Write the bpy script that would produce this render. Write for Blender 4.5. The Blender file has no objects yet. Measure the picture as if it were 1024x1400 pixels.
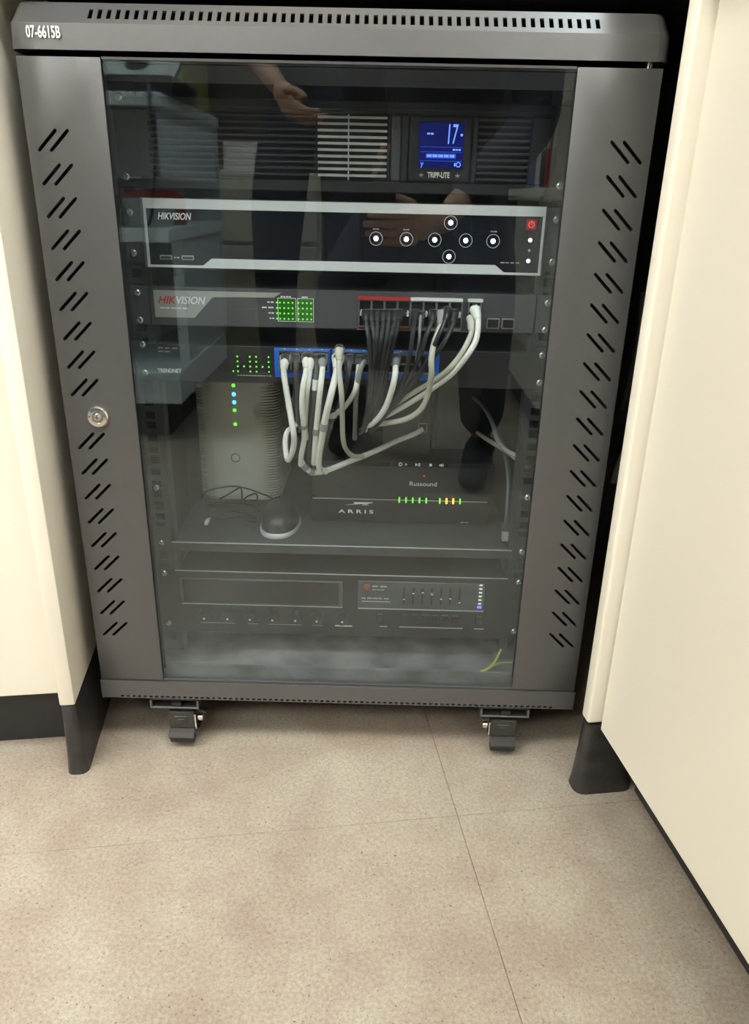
import bpy, bmesh, math, random
from mathutils import Vector, Matrix
random.seed(7)
S = bpy.context.scene
COL = S.collection

# ------------------------------------------------------------------ camera
cam_d = bpy.data.cameras.new('camera')
cam = bpy.data.objects.new('camera', cam_d); COL.objects.link(cam)
cam_d.sensor_fit = 'VERTICAL'; cam_d.sensor_height = 36.0; cam_d.lens = 27.0
cam_d.clip_start = 0.01; cam_d.clip_end = 30
cam.matrix_world = Matrix(((0.99966, -0.02489, 0.00748, 0.0490),
                           (0.01644, 0.38280, -0.92369, -0.8147),
                           (0.02013, 0.92350, 0.38308, 0.6765),
                           (0, 0, 0, 1)))
S.camera = cam

# ------------------------------------------------------------------ world, exposure
w = bpy.data.worlds.new('world'); S.world = w; w.use_nodes = True
w.node_tree.nodes['Background'].inputs[0].default_value = (0.9, 0.95, 1.0, 1)
w.node_tree.nodes['Background'].inputs[1].default_value = 0.05
S.view_settings.view_transform = 'Standard'; S.view_settings.look = 'None'
S.view_settings.gamma = 1.0; S.view_settings.use_curve_mapping = False
S.view_settings.exposure = 0.97
LAMP = 16.0            # emission of the ceiling LED panels
ANG = math.radians(8.6)   # the furniture, floor tiles and room are turned against the rack
CA, SA = math.cos(ANG), math.sin(ANG)
def RW(u, v, z=0.0): return (u*CA - v*SA, u*SA + v*CA, z)

# ------------------------------------------------------------------ materials
def mat(name, col, rough=0.5, metal=0.0, emit=None, spec=0.5, noise=0.0, nscale=30, bump=0.0, bscale=400, nmix=None):
    m = bpy.data.materials.new(name); m.use_nodes = True
    nt = m.node_tree; b = nt.nodes['Principled BSDF']
    b.inputs['Base Color'].default_value = (*col, 1); b.inputs['Roughness'].default_value = rough
    b.inputs['Metallic'].default_value = metal; b.inputs['Specular IOR Level'].default_value = spec
    if emit:
        b.inputs['Emission Color'].default_value = (*emit[0], 1); b.inputs['Emission Strength'].default_value = emit[1]
    if noise or bump: tc = nt.nodes.new('ShaderNodeTexCoord')
    if noise:
        n = nt.nodes.new('ShaderNodeTexNoise'); n.inputs['Scale'].default_value = nscale; n.inputs['Detail'].default_value = 6
        nt.links.new(tc.outputs['Object'], n.inputs['Vector'])
        r = nt.nodes.new('ShaderNodeValToRGB'); r.color_ramp.elements[0].position = .3; r.color_ramp.elements[1].position = .7
        lo = nmix[0] if nmix else tuple(c*(1-noise) for c in col); hi = nmix[1] if nmix else tuple(min(1, c*(1+noise)) for c in col)
        r.color_ramp.elements[0].color = (*lo, 1); r.color_ramp.elements[1].color = (*hi, 1)
        nt.links.new(n.outputs['Fac'], r.inputs['Fac']); nt.links.new(r.outputs['Color'], b.inputs['Base Color'])
    if bump:
        n2 = nt.nodes.new('ShaderNodeTexNoise'); n2.inputs['Scale'].default_value = bscale; n2.inputs['Detail'].default_value = 3
        nt.links.new(tc.outputs['Object'], n2.inputs['Vector'])
        bp = nt.nodes.new('ShaderNodeBump'); bp.inputs['Strength'].default_value = bump; bp.inputs['Distance'].default_value = .001
        nt.links.new(n2.outputs['Fac'], bp.inputs['Height']); nt.links.new(bp.outputs['Normal'], b.inputs['Normal'])
    return m

M = {}
M['steel'] = mat('grey_powder_coat', (.080, .079, .0765), .32, .0, spec=.85, bump=.10, bscale=900, noise=.04, nscale=60)
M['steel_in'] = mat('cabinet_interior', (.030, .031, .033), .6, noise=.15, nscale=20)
M['rail'] = mat('rail_black_zinc', (.055, .056, .058), .45, .3)
M['black'] = mat('black_plastic', (.018, .018, .019), .45)
M['black_metal'] = mat('black_enamel', (.022, .022, .023), .42, noise=.15, nscale=25)
M['gloss_black'] = mat('gloss_black_panel', (.008, .009, .012), .08)
M['silver'] = mat('silver_trim', (.74, .76, .75), .32, .2)
M['silver_dark'] = mat('silver_bezel', (.22, .225, .225), .4, .3)
M['screw'] = mat('nickel_screw', (.72, .72, .69), .22, .85)
M['chrome'] = mat('chrome', (.80, .78, .74), .15, 1.0)
M['cream'] = mat('cream_laminate', (.81, .755, .63), .38, noise=.02, nscale=3, nmix=((.80, .745, .615), (.82, .765, .645)), bump=.02, bscale=500)
M['cream_edge'] = mat('cream_edge_band', (.88, .82, .69), .34)
M['plinth'] = mat('black_plinth', (.026, .025, .026), .40, noise=.2, nscale=15)
M['foot'] = mat('black_rubber_foot', (.032, .030, .029), .38, noise=.35, nscale=60, bump=.1, bscale=150)
M['white_ink'] = mat('white_print', (.85, .85, .82), .5)
M['red_ink'] = mat('red_print', (.55, .03, .03), .5)
M['grey_ink'] = mat('grey_print', (.40, .40, .39), .5)
M['label_grey'] = mat('label_light_grey', (.36, .36, .33), .4)
M['switch'] = mat('switch_grey', (.075, .076, .078), .45, noise=.08, nscale=30)
M['port_metal'] = mat('port_shield', (.50, .49, .46), .3, .8)
M['port_black'] = mat('port_socket', (.012, .012, .012), .5)
M['blue'] = mat('blue_port_panel', (.02, .17, .80), .4)
M['red_strip'] = mat('red_port_strip', (.45, .03, .03), .4)
M['white_strip'] = mat('white_port_strip', (.75, .76, .74), .4)
M['clear_plug'] = mat('clear_plug', (.12, .12, .115), .15, 0, spec=.8)
M['cable_white'] = mat('white_cable', (.86, .85, .76), .42)
M['cable_beige'] = mat('beige_cable', (.62, .59, .48), .45)
M['cable_grey'] = mat('grey_cable', (.30, .30, .28), .45)
M['cable_black'] = mat('black_cable', (.028, .028, .030), .38)
M['cable_dark'] = mat('dark_grey_cable', (.085, .085, .088), .42)
M['tag'] = mat('white_tag', (.80, .80, .77), .5)
M['modem'] = mat('modem_white', (.86, .85, .73), .5, noise=.05, nscale=12)
M['dusty'] = mat('dusty_black_plate', (.11, .11, .105), .6, nscale=16, noise=.5, nmix=((.05, .05, .049), (.27, .27, .255)))
M['shelf'] = mat('shelf_black', (.050, .050, .050), .45, noise=.25, nscale=40)
M['mouse'] = mat('mouse_dark', (.040, .040, .042), .32)
M['mouse_base'] = mat('mouse_grey_band', (.50, .50, .49), .35)
M['led_g'] = mat('green_led', (.02, .3, .02), .4, emit=((.18, 1.0, .05), .85))
M['led_gd'] = mat('dim_green_panel', (.02, .10, .01), .4, emit=((.10, .9, .03), .02))
M['led_o'] = mat('orange_led', (.3, .15, .02), .4, emit=((1.0, .45, .02), 3.0))
M['led_b'] = mat('blue_led', (.02, .1, .3), .4, emit=((.05, .45, 1.0), 3.0))
M['led_w'] = mat('white_led', (.6, .65, .7), .4, emit=((.85, .93, 1.0), 2.2))
M['led_w2'] = mat('soft_white_mark', (.4, .42, .45), .4, emit=((.8, .9, 1.0), .16))
M['led_r'] = mat('red_led', (.3, .02, .02), .4, emit=((1.0, .08, .08), .9))
M['led_rd'] = mat('red_power_mark', (.06, .004, .004), .4, emit=((1.0, .04, .05), .06))
M['lcd'] = mat('blue_screen', (.005, .01, .08), .2, emit=((.010, .025, .45), .10))
M['lcd_hi'] = mat('blue_screen_digits', (.1, .2, .5), .3, emit=((.14, .26, 1.0), 1.0))
M['lcd_bar'] = mat('blue_screen_bar', (.03, .08, .4), .3, emit=((.02, .08, .85), .45))
M['earth'] = mat('yellow_green_wire', (.45, .48, .06), .45)
M['steel_back'] = mat('back_panel', (.05, .049, .047), .55, noise=.12, nscale=8)
M['grille'] = mat('warm_grey_grille', (.50, .50, .46), .4, .1)
M['wheel'] = mat('caster_rubber', (.022, .022, .022), .45)
M['caster'] = mat('caster_black_steel', (.060, .057, .052), .33, .4)
M['wall'] = mat('wall_paint', (.42, .39, .34), .8, noise=.03, nscale=3)
M['shade_black'] = mat('painted_shade', (.020, .021, .024), .7)  # near-black standing in for shade in niche, slots and mirrored background
M['ceiling'] = mat('ceiling_white', (.75, .74, .70), .9)
M['lamp_added'] = mat('added_dim_panel', (.9, .9, .9), .5, emit=((.80, .95, 1.0), 5.0))  # added panel, tinted and dimmed for the lid bevel highlight
M['niche'] = mat('niche_board', (.10, .10, .11), .6)  # board tone with the niche shade put into it
M['counter'] = mat('counter_grey_blue', (.74, .83, .86), .35, noise=.04, nscale=10)
M['counter_dark'] = mat('counter_panel_grey', (.22, .25, .26), .45)
M['lamp'] = mat('led_panel', (.9, .9, .9), .5, emit=((.98, 1.0, .985), LAMP))
M['skin'] = mat('skin', (.50, .27, .17), .5, noise=.06, nscale=30)
M['hair'] = mat('dark_hair', (.02, .016, .013), .5)
M['navy'] = mat('navy_trousers', (.018, .022, .034), .8, bump=.1, bscale=600)
M['shirt'] = mat('slate_shirt', (.050, .070, .085), .85, bump=.1, bscale=500)
M['shoe'] = mat('black_shoe', (.012, .012, .013), .4)
M['olive'] = mat('olive_laminate', (.30, .28, .10), .6)
M['brown'] = mat('brown_wood', (.07, .052, .038), .55, noise=.2, nscale=8)
M['beige'] = mat('beige_metal', (.45, .40, .31), .5)
M['blue_obj'] = mat('blue_plastic', (.02, .06, .25), .4)
M['red_obj'] = mat('red_plastic', (.40, .04, .04), .4)
M['clear_tub'] = mat('frosted_plastic', (.42, .48, .50), .25)
M['paper'] = mat('paper', (.7, .68, .62), .7)
M['screen'] = mat('till_screen', (.34, .40, .37), .15)

def glass_mat():
    m = bpy.data.materials.new('smoked_glass'); m.use_nodes = True; nt = m.node_tree
    for n in list(nt.nodes): nt.nodes.remove(n)
    N = nt.nodes.new; L = nt.links.new
    out = N('ShaderNodeOutputMaterial'); tr = N('ShaderNodeBsdfTransparent'); gl = N('ShaderNodeBsdfGlossy')
    tr.inputs[0].default_value = (.905, .93, .94, 1); gl.inputs['Roughness'].default_value = 0.004
    gl.inputs['Color'].default_value = (.80, .93, 1.0, 1)
    lw = N('ShaderNodeLayerWeight'); lw.inputs['Blend'].default_value = .5
    p = N('ShaderNodeMath'); p.operation = 'POWER'; p.inputs[1].default_value = 5; L(lw.outputs['Facing'], p.inputs[0])
    ma = N('ShaderNodeMath'); ma.operation = 'MULTIPLY_ADD'; ma.inputs[1].default_value = .93; ma.inputs[2].default_value = GLASS_F0
    L(p.outputs[0], ma.inputs[0])
    mx = N('ShaderNodeMixShader'); L(ma.outputs[0], mx.inputs[0]); L(tr.outputs[0], mx.inputs[1]); L(gl.outputs[0], mx.inputs[2])
    df = N('ShaderNodeBsdfDiffuse'); df.inputs[0].default_value = (.5, .49, .46, 1)
    tc = N('ShaderNodeTexCoord'); nz = N('ShaderNodeTexNoise'); nz.inputs['Scale'].default_value = 9; nz.inputs['Detail'].default_value = 9; nz.inputs['Roughness'].default_value = .65
    L(tc.outputs['Object'], nz.inputs['Vector'])
    mr = N('ShaderNodeMapRange'); mr.inputs[1].default_value = .35; mr.inputs[2].default_value = .8; mr.inputs[3].default_value = .004; mr.inputs[4].default_value = .032
    L(nz.outputs['Fac'], mr.inputs[0])
    sx = N('ShaderNodeSeparateXYZ'); L(tc.outputs['Object'], sx.inputs[0])       # dust, plus painted haze of the mirrored floor, stronger low down
    mz = N('ShaderNodeMapRange'); mz.inputs[1].default_value = .10; mz.inputs[2].default_value = .30; mz.inputs[3].default_value = 1.0; mz.inputs[4].default_value = .12; L(sx.outputs['Z'], mz.inputs[0])
    mm = N('ShaderNodeMath'); mm.operation = 'MULTIPLY'; L(mr.outputs[0], mm.inputs[0]); L(mz.outputs[0], mm.inputs[1])
    m2 = N('ShaderNodeMixShader'); L(mm.outputs[0], m2.inputs[0]); L(mx.outputs[0], m2.inputs[1]); L(df.outputs[0], m2.inputs[2])
    L(m2.outputs[0], out.inputs[0]); return m
GLASS_F0 = .064
M['glass'] = glass_mat()

def tile_mat():
    m = bpy.data.materials.new('stone_vinyl'); m.use_nodes = True; nt = m.node_tree; N = nt.nodes.new; L = nt.links.new
    b = nt.nodes['Principled BSDF']; b.inputs['Roughness'].default_value = .42
    g = N('ShaderNodeNewGeometry')
    n1 = N('ShaderNodeTexNoise'); n1.inputs['Scale'].default_value = 5.5; n1.inputs['Detail'].default_value = 5; n1.inputs['Roughness'].default_value = .6
    n2 = N('ShaderNodeTexNoise'); n2.inputs['Scale'].default_value = 260; n2.inputs['Detail'].default_value = 9; n2.inputs['Roughness'].default_value = .9
    n3 = N('ShaderNodeTexNoise'); n3.inputs['Scale'].default_value = 300; n3.inputs['Detail'].default_value = 2
    n4 = N('ShaderNodeTexNoise'); n4.inputs['Scale'].default_value = 16; n4.inputs['Detail'].default_value = 6
    for n in (n1, n2, n3, n4): L(g.outputs['Position'], n.inputs['Vector'])
    r1 = N('ShaderNodeValToRGB'); e = r1.color_ramp.elements; e[0].position = .36; e[0].color = (.365, .304, .244, 1); e[1].position = .64; e[1].color = (.425, .382, .308, 1)
    L(n1.outputs['Fac'], r1.inputs['Fac'])
    r4 = N('ShaderNodeValToRGB'); e = r4.color_ramp.elements; e[0].position = .38; e[0].color = (.96, .90, .89, 1); e[1].position = .62; e[1].color = (1.06, 1.06, 1.03, 1)
    L(n4.outputs['Fac'], r4.inputs['Fac'])
    r2 = N('ShaderNodeValToRGB'); e = r2.color_ramp.elements; e[0].position = .32; e[0].color = (.50, .48, .45, 1); e[1].position = .66; e[1].color = (1.40, 1.40, 1.40, 1)
    L(n2.outputs['Fac'], r2.inputs['Fac'])
    r3 = N('ShaderNodeValToRGB'); e = r3.color_ramp.elements; e[0].position = .28; e[0].color = (.40, .38, .36, 1); e[1].position = .345; e[1].color = (1, 1, 1, 1)
    L(n3.outputs['Fac'], r3.inputs['Fac'])
    def mul(a, c):
        k = N('ShaderNodeMix'); k.data_type = 'RGBA'; k.blend_type = 'MULTIPLY'; k.clamp_result = False; k.inputs[0].default_value = 1
        L(a, k.inputs[6]); L(c, k.inputs[7]); return k.outputs[2]
    c = mul(mul(mul(r1.outputs[0], r4.outputs[0]), r2.outputs[0]), r3.outputs[0])
    sc = N('ShaderNodeMix'); sc.data_type = 'RGBA'; sc.blend_type = 'MULTIPLY'; sc.inputs[0].default_value = 1
    sc.inputs[7].default_value = (FLOOR_K, FLOOR_K, FLOOR_K, 1); L(c, sc.inputs[6]); L(sc.outputs[2], b.inputs['Base Color'])
    bp = N('ShaderNodeBump'); bp.inputs['Strength'].default_value = .12; bp.inputs['Distance'].default_value = .001
    L(n2.outputs['Fac'], bp.inputs['Height']); L(bp.outputs['Normal'], b.inputs['Normal'])
    return m
FLOOR_K = .97
M['tile'] = tile_mat()
M['joint'] = mat('tile_joint', (.13, .105, .085), .8)

# ------------------------------------------------------------------ mesh helpers
ROOT = {}
def cat_rom(P, n=6):
    P = [Vector(p) for p in P]
    if len(P) < 3: return P
    Q = [P[0]*2-P[1]] + P + [P[-1]*2-P[-2]]; out = []
    for i in range(1, len(Q)-2):
        a, b, c, d = Q[i-1:i+3]
        for k in range(n):
            t = k/n
            out.append(.5*((2*b) + (c-a)*t + (2*a-5*b+4*c-d)*t*t + (3*b-a-3*c+d)*t**3))
    out.append(P[-1]); return out

class MB:
    def __init__(s): s.bm = bmesh.new()
    def box(s, x0, x1, y0, y1, z0, z1, bev=0, f=None, seg=2):
        V = [(x, y, z) for x in (x0, x1) for y in (y0, y1) for z in (z0, z1)]
        vs = [s.bm.verts.new(f(*v) if f else v) for v in V]
        fs = [s.bm.faces.new([vs[i] for i in q]) for q in ((0,1,3,2),(4,6,7,5),(0,4,5,1),(2,3,7,6),(0,2,6,4),(1,5,7,3))]
        if bev:
            es = list({e for q in fs for e in q.edges})
            bmesh.ops.bevel(s.bm, geom=es, offset=bev, segments=seg, affect='EDGES', profile=.5)
        return s
    def prism(s, poly, y0, y1, ax='y', bev=0):
        # poly in the plane across ax
        def P(a, b, t): return {'y': (a, t, b), 'x': (t, a, b), 'z': (a, b, t)}[ax]
        A = [s.bm.verts.new(P(a, b, y0)) for a, b in poly]; B = [s.bm.verts.new(P(a, b, y1)) for a, b in poly]
        n = len(poly); fs = [s.bm.faces.new(A), s.bm.faces.new(B[::-1])]
        for i in range(n): fs.append(s.bm.faces.new((A[i], B[i], B[(i+1) % n], A[(i+1) % n])))
        if bev:
            es = list({e for q in fs[:2] for e in q.edges})
            bmesh.ops.bevel(s.bm, geom=es, offset=bev, segments=2, affect='EDGES')
        return s
    def cyl(s, c, r, h, ax='y', seg=16, r2=None, f=None):
        r2 = r if r2 is None else r2; A = []; B = []
        for i in range(seg):
            t = 2*math.pi*i/seg; a, b = math.cos(t), math.sin(t)
            for L, rr, o in ((A, r, 0), (B, r2, h)):
                p = {'y': (c[0]+a*rr, c[1]+o, c[2]+b*rr), 'x': (c[0]+o, c[1]+a*rr, c[2]+b*rr), 'z': (c[0]+a*rr, c[1]+b*rr, c[2]+o)}[ax]
                L.append(s.bm.verts.new(f(*p) if f else p))
        s.bm.faces.new(A); s.bm.faces.new(B[::-1])
        for i in range(seg): s.bm.faces.new((A[i], B[i], B[(i+1) % seg], A[(i+1) % seg]))
        return s
    def ring(s, c, r0, r1, h, seg=20):
        # flat ring facing -y
        R = [[s.bm.verts.new((c[0]+r*math.cos(2*math.pi*i/seg), c[1]+o, c[2]+r*math.sin(2*math.pi*i/seg))) for i in range(seg)] for r, o in ((r0, h), (r0, 0), (r1, 0), (r1, h))]
        for a in range(3):
            for i in range(seg): s.bm.faces.new((R[a][i], R[a][(i+1) % seg], R[a+1][(i+1) % seg], R[a+1][i]))
        return s
    def dome(s, c, r, h, seg=14, rings=4, d=-1):
        # dome along y (d=-1 towards the camera)
        prev = None
        for k in range(rings+1):
            t = k/rings*math.pi/2; rr = r*math.cos(t); yy = c[1]+d*h*math.sin(t)
            if k == rings:
                v = s.bm.verts.new((c[0], yy, c[2]))
                for i in range(seg): s.bm.faces.new((prev[i], prev[(i+1) % seg], v))
            else:
                cur = [s.bm.verts.new((c[0]+rr*math.cos(2*math.pi*i/seg), yy, c[2]+rr*math.sin(2*math.pi*i/seg))) for i in range(seg)]
                if prev:
                    for i in range(seg): s.bm.faces.new((prev[i], prev[(i+1) % seg], cur[(i+1) % seg], cur[i]))
                else: s.bm.faces.new(cur)
                prev = cur
        return s
    def tube(s, pts, r, seg=8, n=6, smooth=True):
        P = cat_rom(pts, n) if smooth else [Vector(p) for p in pts]
        rs = r if isinstance(r, (list, tuple)) else None
        T = [(P[min(i+1, len(P)-1)]-P[max(i-1, 0)]).normalized() for i in range(len(P))]
        nv = T[0].orthogonal().normalized(); prev = None; first = None
        for i, (p, t) in enumerate(zip(P, T)):
            nv = (nv - t*nv.dot(t)).normalized(); bv = t.cross(nv)
            rr = r if rs is None else rs[0]+(rs[1]-rs[0])*i/(len(P)-1)
            cur = [s.bm.verts.new(p+nv*rr*math.cos(2*math.pi*k/seg)+bv*rr*math.sin(2*math.pi*k/seg)) for k in range(seg)]
            if prev:
                for k in range(seg): s.bm.faces.new((prev[k], prev[(k+1) % seg], cur[(k+1) % seg], cur[k]))
            else: first = cur
            prev = cur
        s.bm.faces.new(first[::-1]); s.bm.faces.new(prev); return s
    def lathe(s, prof, c=(0, 0, 0), seg=20, ax='z'):
        rows = []
        for r, h in prof:
            row = []
            for i in range(seg):
                t = 2*math.pi*i/seg; a, b = r*math.cos(t), r*math.sin(t)
                row.append(s.bm.verts.new({'z': (c[0]+a, c[1]+b, c[2]+h), 'y': (c[0]+a, c[1]+h, c[2]+b), 'x': (c[0]+h, c[1]+a, c[2]+b)}[ax]))
            rows.append(row)
        for A, B in zip(rows, rows[1:]):
            for i in range(seg): s.bm.faces.new((A[i], A[(i+1) % seg], B[(i+1) % seg], B[i]))
        s.bm.faces.new(rows[0]); s.bm.faces.new(rows[-1]); return s
    def mesh(s, name, m, smooth=False, off=(0, 0, 0)):
        if any(off): bmesh.ops.translate(s.bm, verts=s.bm.verts, vec=[-c for c in off])
        bmesh.ops.recalc_face_normals(s.bm, faces=s.bm.faces)
        me = bpy.data.meshes.new(name); s.bm.to_mesh(me); s.bm.free()
        if m: me.materials.append(m)
        if smooth:
            me.polygons.foreach_set('use_smooth', [True]*len(me.polygons))
            try: me.set_sharp_from_angle(angle=math.radians(38))
            except Exception: pass
        return me
    def build(s, name, m, parent=None, smooth=False):
        return link(name, s.mesh(name, m, smooth, ROOT.get(parent.name, (0, 0, 0)) if parent else (0, 0, 0)), parent)

def link(name, me, parent=None, loc=None):
    o = bpy.data.objects.new(name, me); COL.objects.link(o)
    if parent:
        o.parent = parent; ROOT[o.name] = ROOT.get(parent.name, (0, 0, 0))
        if loc: o.location = [a-b for a, b in zip(loc, ROOT[o.name])]
    elif loc: o.location = loc
    return o
def tag(o, label=None, cat=None, group=None, kind=None):
    if label: o['label'] = label
    if cat: o['category'] = cat
    if group: o['group'] = group
    if kind: o['kind'] = kind
    return o
def thing(name, loc, label, cat, group=None):
    o = bpy.data.objects.new(name, None); COL.objects.link(o); o.location = loc; o.empty_display_size = .02
    ROOT[o.name] = tuple(loc); return tag(o, label, cat, group)
def struct(o): o['kind'] = 'structure'; return o

def eval_mesh(o):
    dg = bpy.context.evaluated_depsgraph_get(); dg.update()
    return bpy.data.meshes.new_from_object(o.evaluated_get(dg))
def cut(o, cutter_mb):
    """carve the cutter's volume out of o, once and for all"""
    me = cutter_mb.mesh('cutter', None); c = bpy.data.objects.new('cutter', me); COL.objects.link(c)
    c.matrix_world = Matrix.Translation(ROOT.get(o.name, (0, 0, 0))).inverted()
    if o.parent: pm = o.parent; 
    p = o.parent; o.parent = None
    md = o.modifiers.new('b', 'BOOLEAN'); md.operation = 'DIFFERENCE'; md.object = c; md.solver = 'EXACT'
    nm = eval_mesh(o); o.modifiers.clear(); old = o.data; o.data = nm; nm.name = old.name
    bpy.data.meshes.remove(old); bpy.data.objects.remove(c); bpy.data.meshes.remove(me); o.parent = p
    return o
def text(name, s, x, y, z, size, m, parent, sx=1.0, shear=0.0, align='LEFT', bold=0.0, rot=0.0, label=None, depth=.0002, fit=None):
    cu = bpy.data.curves.new('t', 'FONT'); cu.body = s; cu.size = size; cu.align_x = align; cu.align_y = 'CENTER'
    cu.shear = shear; cu.offset = bold*size; cu.extrude = depth; cu.resolution_u = 3
    t = bpy.data.objects.new('t', cu); COL.objects.link(t); me = eval_mesh(t)
    bpy.data.objects.remove(t); bpy.data.curves.remove(cu)
    if fit:
        xs = [v.co.x for v in me.vertices]; sx = fit/(max(xs)-min(xs)); mn = min(xs)
        for v in me.vertices: v.co.x -= mn
    c, sn = math.cos(rot), math.sin(rot)
    for v in me.vertices:
        a, b = v.co.x*sx, v.co.y; v.co = (a*c-b*sn, -v.co.z, a*sn+b*c)
    me.materials.clear(); me.materials.append(m); me.name = name
    o = link(name, me, parent, (x, y, z))
    if label: o['label'] = label
    return o

def bars(name, x0, x1, y, z, h, m, parent, n=3):
    """print too small to read: a broken line of tiny dashes"""
    rr = random.Random(int(abs(x0*1e5)+abs(z*1e5))); mb = MB(); x = x0; w_ = (x1-x0)/n
    for k in range(n):
        a = x0+k*w_; b = a+w_*(.62+.25*rr.random())
        mb.box(a, b, y-.0002, y, z-h/2, z+h/2)
    return mb.build(name, m, parent)

# ================================================================== ROOM
U0, U1, V0, V1, CEIL = -4.3, 1.5, -8.8, 0.64, 2.55
fl = struct(MB().box(U0, U1, V0, V1, -.03, -.004, f=RW).build('floor', M['joint']))
TS, TG = .62, .0005        # vinyl tile size and joint
tu, tv = RW(0, 0)[0], 0
U_A, V_A = (.149*CA + -.113*SA), (-.149*SA + -.113*CA)    # where four tiles meet
tile_me = MB().box(-TS/2+TG/2, TS/2-TG/2, -TS/2+TG/2, TS/2-TG/2, -.004, 0, bev=.0002, seg=1).mesh('tile', M['tile'])
for i in range(-8, 3):
    for j in range(-15, 2):
        u, v = U_A+(i+.5)*TS, V_A+(j+.5)*TS
        if u-TS/2 > U1 or u+TS/2 < U0 or v-TS/2 > V1 or v+TS/2 < V0: continue
        t = link('tile', tile_me, fl); t.location = RW(u, v, 0); t.rotation_euler = (0, 0, ANG)
struct(MB().box(U0-.4, U1+.4, V1, V1+.1, -.03, CEIL, f=RW).build('wall_back', M['wall']))
struct(MB().box(U0-.4, U1+.4, V0-.1, V0, -.03, CEIL, f=RW).build('wall_front', M['wall']))
struct(MB().box(U0-.1, U0, V0, V1, -.03, CEIL, f=RW).build('wall_left', M['wall']))
struct(MB().box(U1, U1+.1, V0, V1, -.03, CEIL, f=RW).build('wall_right', M['wall']))
struct(MB().box(U0-.4, U1+.4, V0-.1, V1+.1, CEIL, CEIL+.1, f=RW).build('ceiling', M['ceiling']))
for u, v, where in [(u, v, a+' '+b) for v, a in ((-.95, 'first row from the grey cabinet,'), (-2.6, 'second row from the grey cabinet,'), (-4.3, 'third row from the grey cabinet,'), (-6.1, 'last row but one,'), (-8.0, 'row at the far wall,')) for u, b in ((-3.75, 'at the left wall'), (-2.35, 'second from the left wall'), (-.95, 'over the counter'), (.40, 'over the low desk side'))] + [(.80, .22, 'added above the worktop for the lid highlight')]:  # the last one is added to put a highlight on the lid bevel
    t = thing('ceiling_light', RW(u, v, CEIL), 'square white ceiling light, ' + where, 'light', 'ceiling lights of the room')
    MB().box(u-.31, u+.31, v-.31, v+.31, CEIL-.012, CEIL, f=RW, bev=.003).build('frame', M['ceiling'], t)
    MB().box(u-.29, u+.29, v-.29, v+.29, CEIL-.016, CEIL-.0125, f=RW).build('diffuser', M['lamp' if v < 0 else 'lamp_added'], t)

# ------------------------------------------------------------------ cream furniture round the niche
ZB, ZT = .100, .872       # underside of the panels, underside of the worktop
def foot(name, parent, poly_bot, poly_top, z1):
    mb = MB(); n = len(poly_bot)
    rings = []
    for k in range(7):
        t = k/6; tt = t**.6
        z = z1*t if k else .0
        rings.append([mb.bm.verts.new(RW(a[0]+(b[0]-a[0])*tt, a[1]+(b[1]-a[1])*tt, z)) for a, b in zip(poly_bot, poly_top)])
    for A, B in zip(rings, rings[1:]):
        for i in range(n): mb.bm.faces.new((A[i], A[(i+1) % n], B[(i+1) % n], B[i]))
    mb.bm.faces.new(rings[0]); mb.bm.faces.new(rings[-1])
    return mb.build(name, M['foot'], parent, smooth=True)
def rrect(u0, u1, v0, v1, r, n=5):
    out = []
    for cx, cy, a0 in ((u1-r, v1-r, 0), (u0+r, v1-r, 90), (u0+r, v0+r, 180), (u1-r, v0+r, 270)):
        for k in range(n):
            a = math.radians(a0+90*k/(n-1)); out.append((cx+r*math.cos(a), cy+r*math.sin(a)))
    return out

lf = thing('desk_pedestal', RW(-.6, .02, 0), 'cream desk end on a black plinth, left of the grey cabinet', 'desk')
MB().box(-.3355, -.3172, -.0085, .60, ZB, ZT-.001, f=RW, bev=.0025).build('end_panel', M['cream_edge'], lf, True)
MB().box(-1.88, -.337, .019, .037, ZB, ZT-.001, f=RW, bev=.001).build('front_panel', M['cream'], lf)
MB().box(-1.88, -.340, .0635, .08, 0, ZB-.0005, f=RW).build('plinth', M['plinth'], lf)
MB().box(-1.88, -.337, .08, .60, ZB, ZB+.016, f=RW).build('bottom_board', M['cream'], lf)
foot('foot', lf, rrect(-.3385, -.3125, -.0135, .60, .010), rrect(-.3350, -.3178, -.0085, .60, .007), ZB-.001)

rf = thing('desk_return', RW(.6, -.4, 0), 'cream desk return with a black foot and plinth, right of the grey cabinet', 'desk')
MB().box(.2865, 1.1, -.1120, -.0930, ZB+.002, ZT-.001, f=RW, bev=.0035, seg=3).build('end_panel', M['cream_edge'], rf, True)
MB().box(.3015, .318, -.66, -.1165, ZB-.003, ZT-.001, f=RW, bev=.0012).build('side_panel', M['cream'], rf)
MB().box(.3195, 1.1, -.66, -.644, ZB-.003, ZT-.001, f=RW, bev=.001).build('front_panel', M['cream'], rf)
MB().box(.3585, .372, -.62, -.118, 0, ZB-.004, f=RW).build('plinth', M['plinth'], rf)
foot('foot', rf, rrect(.2825, .3570, -.1180, -.083, .013), rrect(.2868, .3450, -.1125, -.0930, .008), ZB-.001)

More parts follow.
